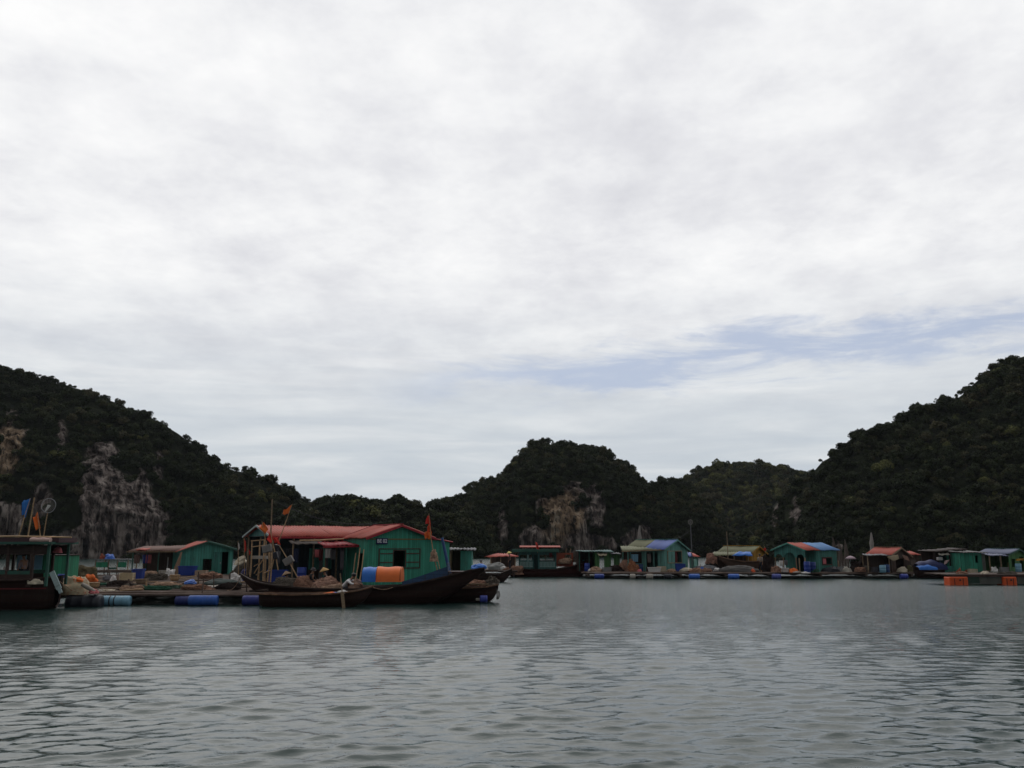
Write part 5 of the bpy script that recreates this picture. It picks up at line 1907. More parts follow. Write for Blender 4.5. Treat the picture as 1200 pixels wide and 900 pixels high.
    single(MB().tube([(0, 0, p.z - .7), (.03, 0, 1.5), (-.05, 0, 0)], [.04, .05, .055], 8), 'mast', TIMBER, 'bare pale mast standing behind the sampan flags', 'mast', (p.x, 57, .7))
    for px, py0, py1, mt, lb, sd in ((286, 631, 648, FLAGRED, 'tall narrow red pennant left of the bamboo rack', 31), (291.5, 643, 651, FLAGRED, 'short red pennant close to the bamboo rack', 32), (279, 635, 645, WHITECLOTH, 'small white pennant left of the red pennants', 33)):
        b_ = P3(px + .8, 668, 60)
        t_ = thing('flag', lb, 'flag', b_)
        tp = P3(px, py0 - 1, 60) - b_
        MB().tube([(0, 0, -.3), tp], [.025, .015], 6).build('flag_pole', BAMBOO, t_)
        q_ = lambda a, b2: P3(a, b2, 60) - b_
        pennant([q_(px, py0), q_(px + .5, py1), q_(px + 2.4, py1 - 3), q_(px + 1.8, py0 + 4)], sd, .06).build('flag_cloth', mt, t_)


front_boats()


# ------------------------------------------------------------------ far row
def far_row():
    zd = .6
    # long front raft
    log_raft('long low raft of logs carrying the far row of houses', 690, 905, 88, 99, .62, 'far row rafts', step=1.8, cross=4, x0=X(688, 88), x1=X(906, 88), seed=11)
    log_raft('right hand stretch of the far log raft before the red roofed hut', 905, 1112, 89, 98, .6, 'far row rafts', step=1.8, cross=4, x0=X(908, 89), x1=X(1120, 89), seed=12)
    log_raft('far log raft behind the orange float raft at the right edge', 1112, 1300, 86.5, 94, .62, 'far row rafts', step=1.8, cross=4, x0=X(1124, 86.5), x1=X(1290, 86.5), seed=13)
    for px, L_, mt, lb in ((702, .9, BLUEPLASTIC, 'blue float drum under the far raft below the leaf green hut'), (741, .5, FOAM, 'whitish foam float under the far raft left of the white box'), (761, .6, FOAM, 'pale foam float under the far raft below the white box'),
                           (813, 1.0, BRIGHTBLUE, 'bright blue float drum under the far raft below the thin mast'), (859, 1.0, BRIGHTBLUE, 'bright blue float drum under the far raft below the ochre gable'), (909, .8, paint((.08, .1, .33), 'lilac blue plastic', .4, .3), 'lilac blue float drum under the far raft left of the arched house'),
                           (782, .7, DARKPLASTIC, 'black float drum under the far raft below the mint gable'), (1058, .7, paint((.04, .06, .3), 'deep blue plastic', .4, .3), 'deep blue float drum in the water below the red roofed hut')):
        single(drum(L_, .24, 14), 'float_drum', mt, lb, 'float drum', (X(px, 87.6), 87.6, .24), group='floats under the far rafts')
    # ---- boat with red roof
    Y = 94
    xa, xb = X(597, Y), X(692, Y)
    L = xb - xa
    z = lambda py: Z(py, Y - 1)
    t = thing('fishing_boat', 'dark boat with teal cabin, red roof and raised rusty bow in mid distance', 'boat', (xa, Y, 0))
    hull(t, L, [(0, z(664)), (.2, z(667)), (.6, z(667)), (.8, z(663)), (.93, z(657)), (1, z(653.5))], [(0, .1), (.08, -.3), (.85, -.3), (.95, .5), (1, 1.2)], [(0, .9), (.2, 1.25), (.7, 1.25), (.9, .8), (1, .12)], HULLRED, DARKWOOD, .5, DARKWOOD, n=40)
    sx = lambda px: X(px, Y - 1) - xa
    m = MB()
    m.wall_x(sx(608), sx(652), z(667.5), z(647), -1.05, -.98, [(sx(609), sx(617.5), z(656.5), z(650)), (sx(619.5), sx(624.5), z(656.5), z(650)), (sx(625.5), sx(630.5), z(667), z(650)), (sx(632), sx(651), z(658), z(650))])
    m.wall_x(sx(608), sx(652), z(667.5), z(647), .98, 1.05, [(sx(610), sx(624), z(657), z(650)), (sx(633), sx(650), z(657), z(650))])
    m.wall_y(-.98, .98, z(667.5), z(647), sx(608), sx(608) + .06)
    m.build('cabin', planks((.03, .105, .1), 'dark teal cabin boards', .3), t)
    m = MB()
    for a, b in ((609.5, 624.5), (632.5, 651)):
        n = int((b - a) / 1.6)
        for k in range(n):
            x = sx(a + (b - a) * k / n)
            m.box(x, x + .09, -1.075, -1.053, z(664), z(659))
        m.box(sx(a), sx(b), -1.09, -1.078, z(659), z(658.3))
        m.box(sx(a), sx(b), -1.09, -1.078, z(664.6), z(663.9))
    m.box(sx(618), sx(619.3), -1.09, -1.055, z(658), z(650))
    m.build('lattice', paint((.2, .3, .28), 'pale teal lattice', .7, .3), t)
    MB().box(sx(600), sx(655), -1.4, 1.4, z(646.8), z(643.5)).build('fascia', GREENROOF, t)
    m = MB()
    m.grid(lambda u, v: (sx(609 + 48 * u), -1.2 + 2.4 * v, z(643.4) + .05 + .3 * math.sin(math.pi * (.15 + .7 * v)) + .01 * math.sin(u * 180)), 120, 8, True, .03)
    m.build('roof', REDROOF, t)
    MB().box(sx(651), sx(660), -1.1, 1.0, z(641.5), z(641)).build('roof_sheet', FOAM, t)
    m = MB()
    m.wall_x(sx(652.5), sx(672), z(664), z(648), -.6, -.53, [(sx(662), sx(670), z(656), z(650))])
    m.wall_y(-.53, .6, z(664), z(648), sx(652.5), sx(652.5) + .06)
    m.build('bow_house', RUST, t)
    m = MB().tube([(sx(640), 1.2, z(648)), (sx(640), 1.2, z(664))], .05)
    m.build('post', TIMBER, t)
    b = P3(630, 648, Y - 1.3)
    f = thing('flag', 'hanging red flag on the roof edge of the red roofed boat', 'flag', b)
    q = lambda px, py: P3(px, py, Y - 1.3) - b
    MB().tube([(0, 0, 0), q(627, 634)], [.025, .015], 6).build('flag_pole', BAMBOO, f)
    pennant([q(627, 635), q(629.3, 645), q(632, 644), q(630, 636.5)], 41, .12).build('flag_cloth', FLAGRED, f)
    single(cloth(.3, .5, 44), 'hanging_cloth', MAROONCLOTH, 'dark red cloth hanging in the cabin opening of the red roofed boat', 'cloth', P3(645.5, 648, Y - 1.2))
    single(heap(.75, .5, .55, 70, amp=.4, ropes=14), 'net_pile', NETTAN, 'tan net heap on the raised bow of the red roofed boat', 'net pile', (X(662, Y), Y - .75, z(660.5)))
    single(heap(.5, .4, .9, 71, amp=.6, ropes=14), 'net_pile', NETGREY, 'dark tangle of ropes at the bow post of the red roofed boat', 'net pile', (X(675, Y), Y - .2, z(659)))
    for px, dy_, lb in ((663, 0, 'first thin pole on the rusty bow of the boat'), (669, .3, 'second thin pole on the rusty bow nearest the stem')):
        single(MB().tube([(0, 0, 0), (.05 - .2 * dy_, 0, 1.5)], .025, 6), 'wooden_pole', BAMBOO, lb, 'pole', (X(px, Y), Y + dy_, z(660)))
    # ---- low red roofed hut left of the boat
    Y = 104
    xa = X(574, Y)
    t = thing('hut', 'low open hut with red roof behind the sampan end, left of the teal boat', 'hut', (xa, Y, 0))
    L = X(606, Y) - xa
    roof_sheet((.9, 1.6, Z(648.7, Y)), (L - 1.0, 1.6, Z(648.7, Y)), (L + .2, -.3, Z(651.8, Y)), (-.6, -.3, Z(652.5, Y))).build('roof_panel', REDROOF, t)
    roof_sheet((.9, 1.6, Z(648.7, Y)), (L - 1.0, 1.6, Z(648.7, Y)), (L + .2, 3.4, Z(651.8, Y)), (-.6, 3.4, Z(652.5, Y))).build('roof_panel', REDROOF, t)
    posts(t, [(.1, 0), (L * .4, 0), (L - .2, 0), (.1, 3), (L - .2, 3)], .3, Z(652, Y), .06, TIMBER)
    MB().box(.1, L - .2, 2.9, 2.96, .4, Z(652.3, Y)).build('back_wall', BROWNB, t)
    MB().box(-1.6, L + 3.5, -2.2, 3.6, .25, .5).build('deck', LOG, t)
    single(heap(1.0, .5, .7, 72, amp=.4), 'sack', paint((.28, .28, .27), 'grey sacking', .9, .4), 'grey white sacks heaped in front of the low red hut', 'sack', (X(584, 103), 102.5, .5))
    single(heap(.35, .3, .35, 73, amp=.4), 'sack', WHITECLOTH, 'small white sack right of the grey sacks before the low red hut', 'sack', (X(590, 102), 102, .5))
    t = person('person in orange shirt standing behind the blue tarpaulin of the sampan', (X(565, 80), 80, .9), R(200), 'sit', ORANGESHIRT, TROUSER, 'cap', GREYCLOTH, 'rest')
    t.location.z = 1.0
    t = thing('rowing_boat', 'small dark boat carrying the person in the orange shirt', 'boat', (X(548, 80), 80.1, 0))
    hull(t, X(600, 80) - X(548, 80), [(0, 1.3), (.3, .75), (.7, .7), (1, 1.15)], [(0, 1.0), (.1, .1), (.3, -.1), (.8, -.1), (1, .8)], [(0, .1), (.3, .6), (.7, .6), (1, .1)], HULL, DARKWOOD, .35, DARKWOOD, n=26, thwarts=(.32,))
    single(MB().cbox((0, 0, .35), (.7, .6, .7)), 'box', DARKWOOD, 'dark seat box under the person in the orange shirt', 'box', (X(565, 80) - .05, 80.05, .36), bevel=.02)
    person('person with bright yellow hat standing by the stern of the teal boat', (X(597.5, 92), 92, Z(668, 92)), R(180), 'stand', paint((.12, .06, .06), 'brick brown cloth', .9, .3), TROUSER, 'cone', paint((.8, .62, .2), 'yellow straw', .7, .1), 'hang')
    t = thing('log_float', 'small float of dark logs at the stern of the teal boat', 'float', (X(595, 92), 92, 0))
    for k in range(6):
        MB().tube([(-1.0 + .1 * (k % 2), -.7 + .27 * k, Z(668, 92) - .1), (1.0, -.7 + .27 * k, Z(668, 92) - .11)], .1, 8).build('log', DARKWOOD, t)
    for x in (-.6, .6):
        MB().tube([(x, -.8, .3), (x, .8, .3)], .14, 8).build('cross_log', DARKWOOD, t)
        MB().box(x - .1, x + .1, -.5, .5, -.1, .25).build('float_block', DARKPLASTIC, t)
    single(heap(1.1, .5, .7, 74, amp=.5, ropes=14), 'net_pile', NETBROWN, 'brown net tangle at the stern of the teal boat', 'net pile', (X(602, 93.5), 92.6, .25))
    # ---- leaf green hut with teal flat roof
    Y = 92.5
    xa = X(676, Y)
    L = X(729, Y) - xa
    lx = lambda px: X(px, Y) - xa
    t = thing('hut', 'flat roofed hut of bright leaf green boards right of the red roofed boat', 'hut', (xa, Y, 0))
    zt = Z(647, Y)
    m = MB()
    m.wall_x(lx(697.5), lx(716), zd, zt, 0, .06, [(lx(702.5), lx(708), zd + .02, zt - .35)])
    m.wall_x(lx(716), lx(727), zd, Z(649, Y), .5, .56, [(lx(716.5), lx(720), zd + .02, zt - .5)])
    m.wall_y(.06, 3, zd, zt, lx(716) - .06, lx(716) - .004)
    m.wall_y(.06, 3, zd, zt, lx(697.5), lx(697.5) + .06)
    m.build('wall', LEAFG, t)
    m = MB()
    m.wall_x(lx(677), lx(697.5), zd, zt, 2.9, 2.96)
    m.wall_y(0, 2.9, zd, zt, lx(677), lx(677) + .06)
    m.build('back_wall', BROWNB, t)
    m = MB().box(lx(684), lx(689.5), 1.2, 1.25, zd, zt - .8)
    m.build('panel', planks((.03, .13, .15), 'sea blue boards', .3), t)
    roof_sheet((lx(677), 3.2, zt + .14), (lx(719.5), 3.2, zt + .2), (lx(719.5), -.5, zt + .03), (lx(677), -.5, zt + .1), .3).build('roof_panel', paint((.05, .12, .11), 'teal roofing', .6, .4), t)
    roof_sheet((lx(715), 3, Z(648, Y)), (lx(729), 3, Z(648, Y)), (lx(729), .2, Z(649, Y)), (lx(715), .2, Z(649, Y)), .3).build('roof_panel', GREYROOF, t)
    roof_sheet((lx(699), -.06, zt - .05), (lx(712), -.06, zt - .05), (lx(710), -.9, zt - .32), (lx(701), -.9, zt - .35), .5).build('awning', paint((.3, .26, .18), 'beige canvas', .85, .4), t)
    posts(t, [(lx(690), -.3), (lx(679), -.3)], zd, zt, .05, GREENROOF)
    single(upright_drum(.8, .28), 'barrel', BLUEPLASTIC, 'blue barrel in the open left half of the leaf green hut', 'barrel', (X(688, 92), 92, zd))
    single(heap(.4, .35, .4, 75, amp=.3), 'sack', WHITECLOTH, 'white and blue sack on the raft before the leaf green hut', 'sack', (X(693.5, 90), 90, zd))
    single(heap(.9, .5, .6, 76, amp=.4, ropes=14), 'net_pile', NETDARK, 'black net heap between the leaf green hut and the yellow blue roof', 'net pile', (X(721, 90), 90, zd))
    single(heap(.8, .5, 1.1, 77, amp=.5, ropes=14), 'net_pile', NETBROWN, 'tall dark brown net heap left of the mint house porch', 'net pile', (X(735, 90), 90, zd))
    single(heap(.5, .4, .9, 78, amp=.5, ropes=14), 'net_pile', netting((.3, .13, .07), 'rusty orange net'), 'rusty orange net heap at the porch of the mint house', 'net pile', (X(742, 89.5), 89.5, zd))
    single(heap(.22, .2, .3, 79, amp=.3), 'buoy', PINKCLOTH, 'pink buoy lying on the raft before the mint house porch', 'buoy', (X(749.5, 88.7), 88.7, zd))
    single(tub(1.2, .7, .45), 'box', WHITECLOTH, 'white cool box at the front edge of the far raft', 'box', (X(766.5, 88.7), 88.7, zd + .03))
    # ---- mint house with yellow and blue roof
    Y0 = 89.4
    x0 = X(778.5, Y0)
    t = house('mint gabled house with half olive and half violet blue roof', (x0, Y0, 0), R(44), 4.0, 4.75, zd, 2.86, 3.72, 2.75, MINT, [(0, .52, BLUEROOF), (.525, 1, OLIVEROOF)],
              front=[(1.75, 2.9, zd + .9, zd + 2.0)], left=[(.8, 2.2, zd + .03, zd + 1.9), (2.8, 4.2, zd + .8, zd + 1.9)], trim=MINT, over=.25, roof_r=GREENROOF)
    fr = frame_x(.6, 2.9, zd + .9, zd + 2.0, -.05, -.003, .06).build('window', TIMBER, t)
    MB().box(.66, 1.72, -.045, -.006, zd + .9, zd + 2.0).build('shutter', MINT, fr)
    MB().box(1.76, 2.35, .1, .14, zd + .9, zd + 1.98).build('curtain', MAROONCLOTH, fr)
    MB().box(2.98, 3.75, -.04, -.005, zd + .02, zd + 2.25).build('door', MINT, t)
    Yp = 90
    p = thing('porch', 'open porch with flat olive roof on thin posts left of the mint house', 'porch', (X(754, Yp), Yp, 0))
    lx = lambda px: X(px, Yp) - X(754, Yp)
    zt = Z(645, Yp)
    roof_sheet((lx(731), 2.6, zt + .42), (lx(772), 2.6, zt + .42), (lx(779), -.6, zt + .12), (lx(728.5), -.6, zt - .04), .25).build('roof_panel', OLIVEROOF, p)
    MB().beam((lx(728), -.62, zt - .1), (lx(779), -.62, zt + .06), .05, .1).build('beam', TIMBER, p)
    posts(p, [(lx(735.5), -.4), (lx(755.5), -.4), (lx(765.5), -.4), (lx(734), 2.5)], zd, [zt - .08, zt, zt + .05, zt + .3], .055, MINT)
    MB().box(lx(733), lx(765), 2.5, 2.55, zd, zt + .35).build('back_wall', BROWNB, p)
    single(cloth(.7, .75, 46, amp=.08), 'hanging_cloth', PALEBLUE, 'pale blue cloth hanging under the mint house porch roof', 'cloth', (X(744, 89.8), 89.8, Z(649.5, 89.8)))
    single(cloth(.35, .9, 47), 'hanging_cloth', paint((.3, .24, .22), 'dusty beige cloth', .9, .3), 'dusty beige cloth between the two right posts of the mint porch', 'cloth', (X(761, 90.2), 90.2, Z(649, 90.2)))
    single(cloth(.4, .5, 48), 'hanging_cloth', FLAGORANGE, 'orange brown cloth hanging low under the mint porch', 'cloth', (X(740, 90.2), 90.2, Z(655, 90.2)))
    single(upright_drum(.75, .26), 'barrel', BLUEPAINT, 'dull blue barrel under the mint house porch', 'barrel', (X(750.5, 90.1), 90.1, zd))
    single(tub(.95, .6, .8), 'water_tank', BLUEPLASTIC, 'deep blue tank standing at the right corner of the mint house', 'tank', (X(797, 89.2), 89.2, zd + .02))
    single(heap(1.5, .6, .55, 80, amp=.2), 'tarpaulin', GREYCLOTH, 'grey covered heap on the raft right of the mint house', 'tarpaulin', (X(828, 90), 90.5, zd))
    single(heap(.8, .5, .4, 81, amp=.3), 'sack', CREAM, 'yellowish cream sack at the left foot of the grey covered heap', 'sack', (X(804, 89), 89, zd))
    single(heap(1.3, .5, .42, 82, amp=.25, ropes=14), 'net_pile', NETBROWN, 'brown net band below the grey covered heap', 'net pile', (X(818, 88.8), 88.8, zd))
    single(heap(1.9, .6, .62, 83, amp=.18), 'tarpaulin', paint((.11, .105, .1), 'mouse grey canvas', .85, .4), 'long mouse grey covered mound below the ochre gable house', 'tarpaulin', (X(866, 88.8), 89, zd))
    # small hut with red and blue roof
    Y = 97
    xa = X(808, Y)
    L = X(819.5, Y) - xa
    t = thing('hut', 'tiny hut with a red and blue roof just right of the thin mast', 'hut', (xa, Y, 0))
    MB().wall_x(0, L - .1, zd, Z(653, Y), 0, .06, [(.45, .8, zd + .4, Z(655, Y))]).wall_y(.06, 2, zd, Z(653, Y), L - .16, L - .1).build('wall', MINT, t)
    roof_sheet((0, 1.2, Z(647.2, Y)), (L * .35, 1.2, Z(647.4, Y)), (L * .35, -.3, Z(652, Y)), (-.1, -.3, Z(652, Y))).build('roof_panel', BLUEROOF, t)
    roof_sheet((L * .36, 1.2, Z(647.4, Y)), (L * .65, 1.2, Z(648.5, Y)), (L + .1, -.3, Z(652.3, Y)), (L * .36, -.3, Z(652, Y))).build('roof_panel', REDROOF, t)
    posts(t, [(L - .12, 2)], zd, Z(652, Y), .05)
    MB().box(-.4, L + .4, -.5, 2.4, zd - .25, zd - .01).build('deck', LOG, t)
    # masts
    Y = 92
    p = P3(809, 611, Y)
    t = thing('mast', 'tall thin mast with a round lamp cage on top between the far houses', 'mast', (p.x, Y, zd))
    MB().tube([(0, 0, 0), (.04, 0, 2), (0, 0, p.z - zd)], [.06, .05, .04], 8).build('pole', GREYROOF, t)
    m = MB()
    for k in range(8):
        a = k * math.pi / 4
        m.tube([(0, 0, p.z - zd - .45), (.24 * math.cos(a), .24 * math.sin(a), p.z - zd - .15), (.2 * math.cos(a), .2 * math.sin(a), p.z - zd + .1), (.02, 0, p.z - zd + .2)], .018, 4)
    m.build('lamp_cage', GREYFOAM, t)
    p = P3(851.5, 623, 91)
    single(MB().tube([(0, 0, 0), (.03, 0, 2.1), (0, 0, p.z - zd)], [.05, .045, .03], 7), 'mast', TIMBER, 'thin bare mast in front of the olive roof', 'mast', (p.x, 91, zd))
    # ---- ochre gable with olive roof
    Y0 = 93
    x0 = X(881, Y0)
    t = house('low house with olive roof and small ochre yellow gable', (x0, Y0, 0), R(45), 2.8, 3.9, zd, 2.5, 3.08, 2.4, YELLOW, [(0, 1, OLIVEROOF)], front=[(1.0, 1.9, zd + .03, zd + 1.2)], left=[(.6, 3.4, zd + .03, zd + 1.4)], trim=YELLOW, over=.2)
    Yp = 91.5
    p = thing('porch', 'lower olive porch roof with a blue corner sheet before the ochre house', 'porch', (X(855, Yp), Yp, 0))
    lx = lambda px: X(px, Yp) - X(855, Yp)
    roof_sheet((lx(843), 2.2, Z(646.8, Yp)), (lx(879), 2.2, Z(646.8, Yp)), (lx(873), -.2, Z(650.8, Yp)), (lx(831), -.2, Z(650.6, Yp)), .25).build('roof_panel', OLIVEROOF, p)
    roof_sheet((lx(867), .3, Z(646.5, Yp)), (lx(881), .3, Z(646.5, Yp)), (lx(881), -.5, Z(650.9, Yp)), (lx(857), -.5, Z(651, Yp)), .6).build('tarpaulin', BLUETARP, p)
    posts(p, [(lx(833), -.1), (lx(860), -.2), (lx(876), -.3), (lx(838), 2)], zd, Z(651, Yp), .05, TIMBER)
    MB().box(lx(838), lx(880), 2.0, 2.06, zd, Z(648, Yp)).build('back_wall', BROWNB, p)
    # brown boat in front of it
    Y = 90.2
    xa, xb = X(843, Y), X(889, Y)
    L = xb - xa
    z = lambda py: Z(py, Y)
    t = thing('rowing_boat', 'brown wooden rowing boat hauled up before the olive roofed house', 'boat', (xa, Y, 0))
    hull(t, L, [(0, z(652)), (.2, z(655)), (.6, z(658)), (1, z(657.5))], [(0, z(656)), (.15, z(661)), (.3, zd + .05), (.9, zd + .05), (1, z(664))], [(0, .08), (.3, .6), (.7, .7), (1, .45)], paint((.085, .05, .035), 'brown boat varnish', .7, .5), RIMWOOD, z(662), DARKWOOD, n=24)
    single(heap(.55, .45, .9, 84, amp=.5, ropes=14), 'net_pile', netting((.3, .17, .13), 'salmon brown net'), 'salmon brown net heap at the left end of the olive porch', 'net pile', (X(834, 91), 91.2, zd + .75))
    single(heap(.8, .6, .8, 91, amp=.4, ropes=14), 'net_pile', NETDARK, 'black heap of nets under the salmon brown nets', 'net pile', (X(834, 91), 91.1, zd))
    single(heap(.3, .3, .3, 85, amp=.3), 'foam_block', WHITECLOTH, 'small white block lying under the left end of the brown boat', 'foam block', (X(839.5, 89.5), 89.5, zd + .1))
    person('person in a pale shirt standing right of the ochre gable', (X(891, 90), 90, zd), R(-120), 'stand', paint((.3, .25, .2), 'pale beige shirt', .9, .3), TROUSER, None, None, 'hang')
    single(heap(.7, .6, 1.5, 86, amp=.5, ropes=14), 'net_pile', NETDARK, 'tall black net heap beside the person in the pale shirt', 'net pile', (X(899, 91), 91, zd))
    t = thing('flag', 'small red and white flag above the ochre gable', 'flag', P3(897, 652, 94))
    MB().tube([(0, 0, 0), P3(896, 640, 94) - P3(897, 652, 94)], .02, 6).build('flag_pole', BAMBOO, t)
    q = lambda a, b_: P3(a, b_, 94) - P3(897, 652, 94)
    pennant([q(894.5, 643), q(895.5, 646), q(898, 645), q(897.5, 641.8)], 51, .05).build('flag_cloth', FLAGRED, t)
    # ---- teal house with arches, red and blue roof
    Y0 = 91.3
    rz = R(-55)
    w_, d_ = 3.7, 5.05
    C1 = Vector((X(944, 88.2), 88.2, 0))
    x0 = C1 - Vector((math.cos(rz) * w_, math.sin(rz) * w_, 0))
    t = thing('raft_house', 'teal house with arched veranda gable and a red and blue roof', 'house', x0, rz, 'gabled raft houses')
    zl, zp, zr_ = 2.78, 3.4, 2.78
    # veranda gable with three arches
    def arch_poly(xc, hw, zs, n=9):
        return [(xc + hw * math.cos(a), zs + hw * .8 * math.sin(a)) for a in np.linspace(0, math.pi, n)]
    m = MB()
    zs = 2.0
    xs = [0.0]
    arches = [(.55, .42), (1.85, .62), (3.12, .42)]
    top = [(0, zl), (0, zs)]
    poly = [(w_, zs), (w_, zl), (w_ / 2, zp), (0, zl), (0, zs)]
    for xc, hw in arches:
        poly += [(xc - hw, zs)] + arch_poly(xc, hw, zs)[::-1][1:-1] + [(xc + hw, zs)]
    m.prism(poly, 0, .07)
    m.build('arched_gable', planks((.045, .17, .15), 'sea teal boards', .25), t)
    posts(t, [(.07, .04), (1.05, .04), (2.6, .04), (3.63, .04)], zd, zs + .02, .06, TIMBER)
    m = MB()
    m.wall_x(0, w_, zd, zl, 1.7, 1.77, [(1.3, 2.3, zd + .03, zd + 1.8)])
    m.wall_y(1.77, d_, zd, zl, 0, .07)
    m.wall_x(0, w_, zd, zl, d_ - .07, d_)
    m.prism([(0, zl), (w_, zl), (w_ / 2, zp)], d_ - .07, d_)
    m.wall_y(1.77, d_ - .07, zd, zr_, w_ - .07, w_, [(2.7, 4.1, zd + .75, zd + 1.35)])
    m.build('wall', planks((.05, .19, .16), 'jade boards', .3), t)
    m = MB()
    for (a, b, c_, e_) in ((2.6, 2.7, .65, 1.45), (4.1, 4.2, .65, 1.45)):
        m.box(w_, w_ + .04, a, b, zd + c_, zd + e_)
    m.box(w_, w_ + .04, 2.7, 4.1, zd + 1.35, zd + 1.45)
    m.box(w_, w_ + .04, 2.7, 4.1, zd + .65, zd + .75)
    fr = m.build('window', DARKWOOD, t)
    MB().box(w_ - .06, w_ - .02, 2.75, 3.3, zd + .78, zd + 1.3).build('curtain', PINKCLOTH, fr)
    ov = .25
    sl = (zp - zl) / (w_ / 2)
    Lr = d_ + 2 * ov
    for f0, f1, mt in ((0, .42, REDROOF), (.425, 1, SKYROOF)):
        a, b = -ov + Lr * f0, -ov + Lr * f1
        roof_sheet((w_ / 2, a, zp + .05), (w_ / 2, b, zp + .05), (w_ + ov, b, zr_ - sl * ov + .05), (w_ + ov, a, zr_ - sl * ov + .05)).build('roof_panel', mt, t)
    roof_sheet((w_ / 2, -ov, zp + .045), (w_ / 2, -ov + Lr, zp + .045), (-ov, -ov + Lr, zl - sl * ov + .045), (-ov, -ov, zl - sl * ov + .045)).build('roof_panel', GREENROOF, t)
    m = MB()
    m.beam((-ov, -ov - .02, zl - sl * ov - .02), (w_ / 2, -ov - .02, zp - .01), .04, .12)
    m.beam((w_ / 2, -ov - .02, zp - .01), (w_ + ov, -ov - .02, zr_ - sl * ov - .02), .04, .12)
    m.build('barge_board', TEAL_FINE, t)
    single(upright_drum(1.05, .3), 'barrel', BLUEPLASTIC, 'tall blue barrel at the veranda corner of the arched house, left one', 'barrel', (X(946, 87.6), 87.7, zd))
    single(upright_drum(1.0, .3), 'barrel', paint((.014, .04, .2), 'night blue plastic', .45, .3), 'tall night blue barrel at the veranda corner, right of its twin', 'barrel', (X(952.5, 88), 88.1, zd))
    single(heap(.42, .35, .4, 87, amp=.2), 'bag', FLAGORANGE, 'round orange bag on the raft before the arched veranda', 'bag', (X(930.5, 87.8), 88, zd))
    single(heap(.9, .5, .5, 88, amp=.3), 'bag', DARKPLASTIC, 'dark plastic bags along the side wall of the arched house', 'bag', (X(972, 90), 89.6, zd))
    single(heap(.4, .3, .14, 89, amp=.3), 'foam_sheet', FOAM, 'pale foam sheet on the raft edge below the orange bag', 'foam sheet', (X(936, 87.2), 87.7, zd))
    single(heap(.4, .3, .14, 90, amp=.3), 'foam_sheet', WHITECLOTH, 'white foam sheet on the raft edge below the blue barrels', 'foam sheet', (X(945, 87.2), 87.6, zd - .05))
    p = P3(915, 660, 89.5)
    single(cloth(.4, .5, 49), 'hanging_cloth', WHITECLOTH, 'white cloth hanging in the left arch of the teal veranda', 'cloth', (p.x, 89.4, p.z + .25))
    single(cloth(.35, .5, 50), 'hanging_cloth', GREYCLOTH, 'grey cloth hanging in the middle arch of the teal veranda', 'cloth', (X(920, 89.9), 89.6, p.z + .3))
    single(MB().box(-.05, .05, -.02, .02, 0, 1.5), 'plank', TIMBER, 'slanted pale gangplank at the foot of the veranda corner', 'plank', (X(938, 87), 87.3, zd - .1))
    # ---- red roof hut
    Y0 = 89
    t = house('dark brown hut with faded red roof and canvas flaps', (X(1044.5, Y0), Y0, 0), R(35), 3.3, 2.56, zd, 2.3, 2.95, 2.15, BROWNB, [(0, 1, REDROOF)], front=[(.8, 2.2, zd + .03, zd + 1.3)], open_left=True, over=.2, trim=TIMBER)
    p = thing('awning', 'grey sheet awning along the left side of the red roofed hut', 'awning', (X(1030, 88.5), 88.5, 0))
    lx = lambda px: X(px, 88.5) - X(1030, 88.5)
    roof_sheet((lx(1018), 1.5, Z(649.3, 88.5)), (lx(1043), 1.5, Z(649.3, 88.5)), (lx(1043.5), -.3, Z(650.6, 88.5)), (lx(1012), -.3, Z(650.8, 88.5)), .3).build('sheet', GREYROOF, p)
    posts(p, [(lx(1016), -.2), (lx(1041), -.2), (lx(1018), 1.4)], zd, Z(651, 88.5), .05, TIMBER)
    MB().box(lx(1016), lx(1044), 1.6, 1.66, zd, 2.2).build('back_wall', BROWNB, p)
    q = P3(1040, 651, 88)
    BOXG = paint((.2, .2, .2), 'grey crate plastic', .6, .5)
    BOXC = paint((.45, .38, .27), 'ivory crate plastic', .6, .5)
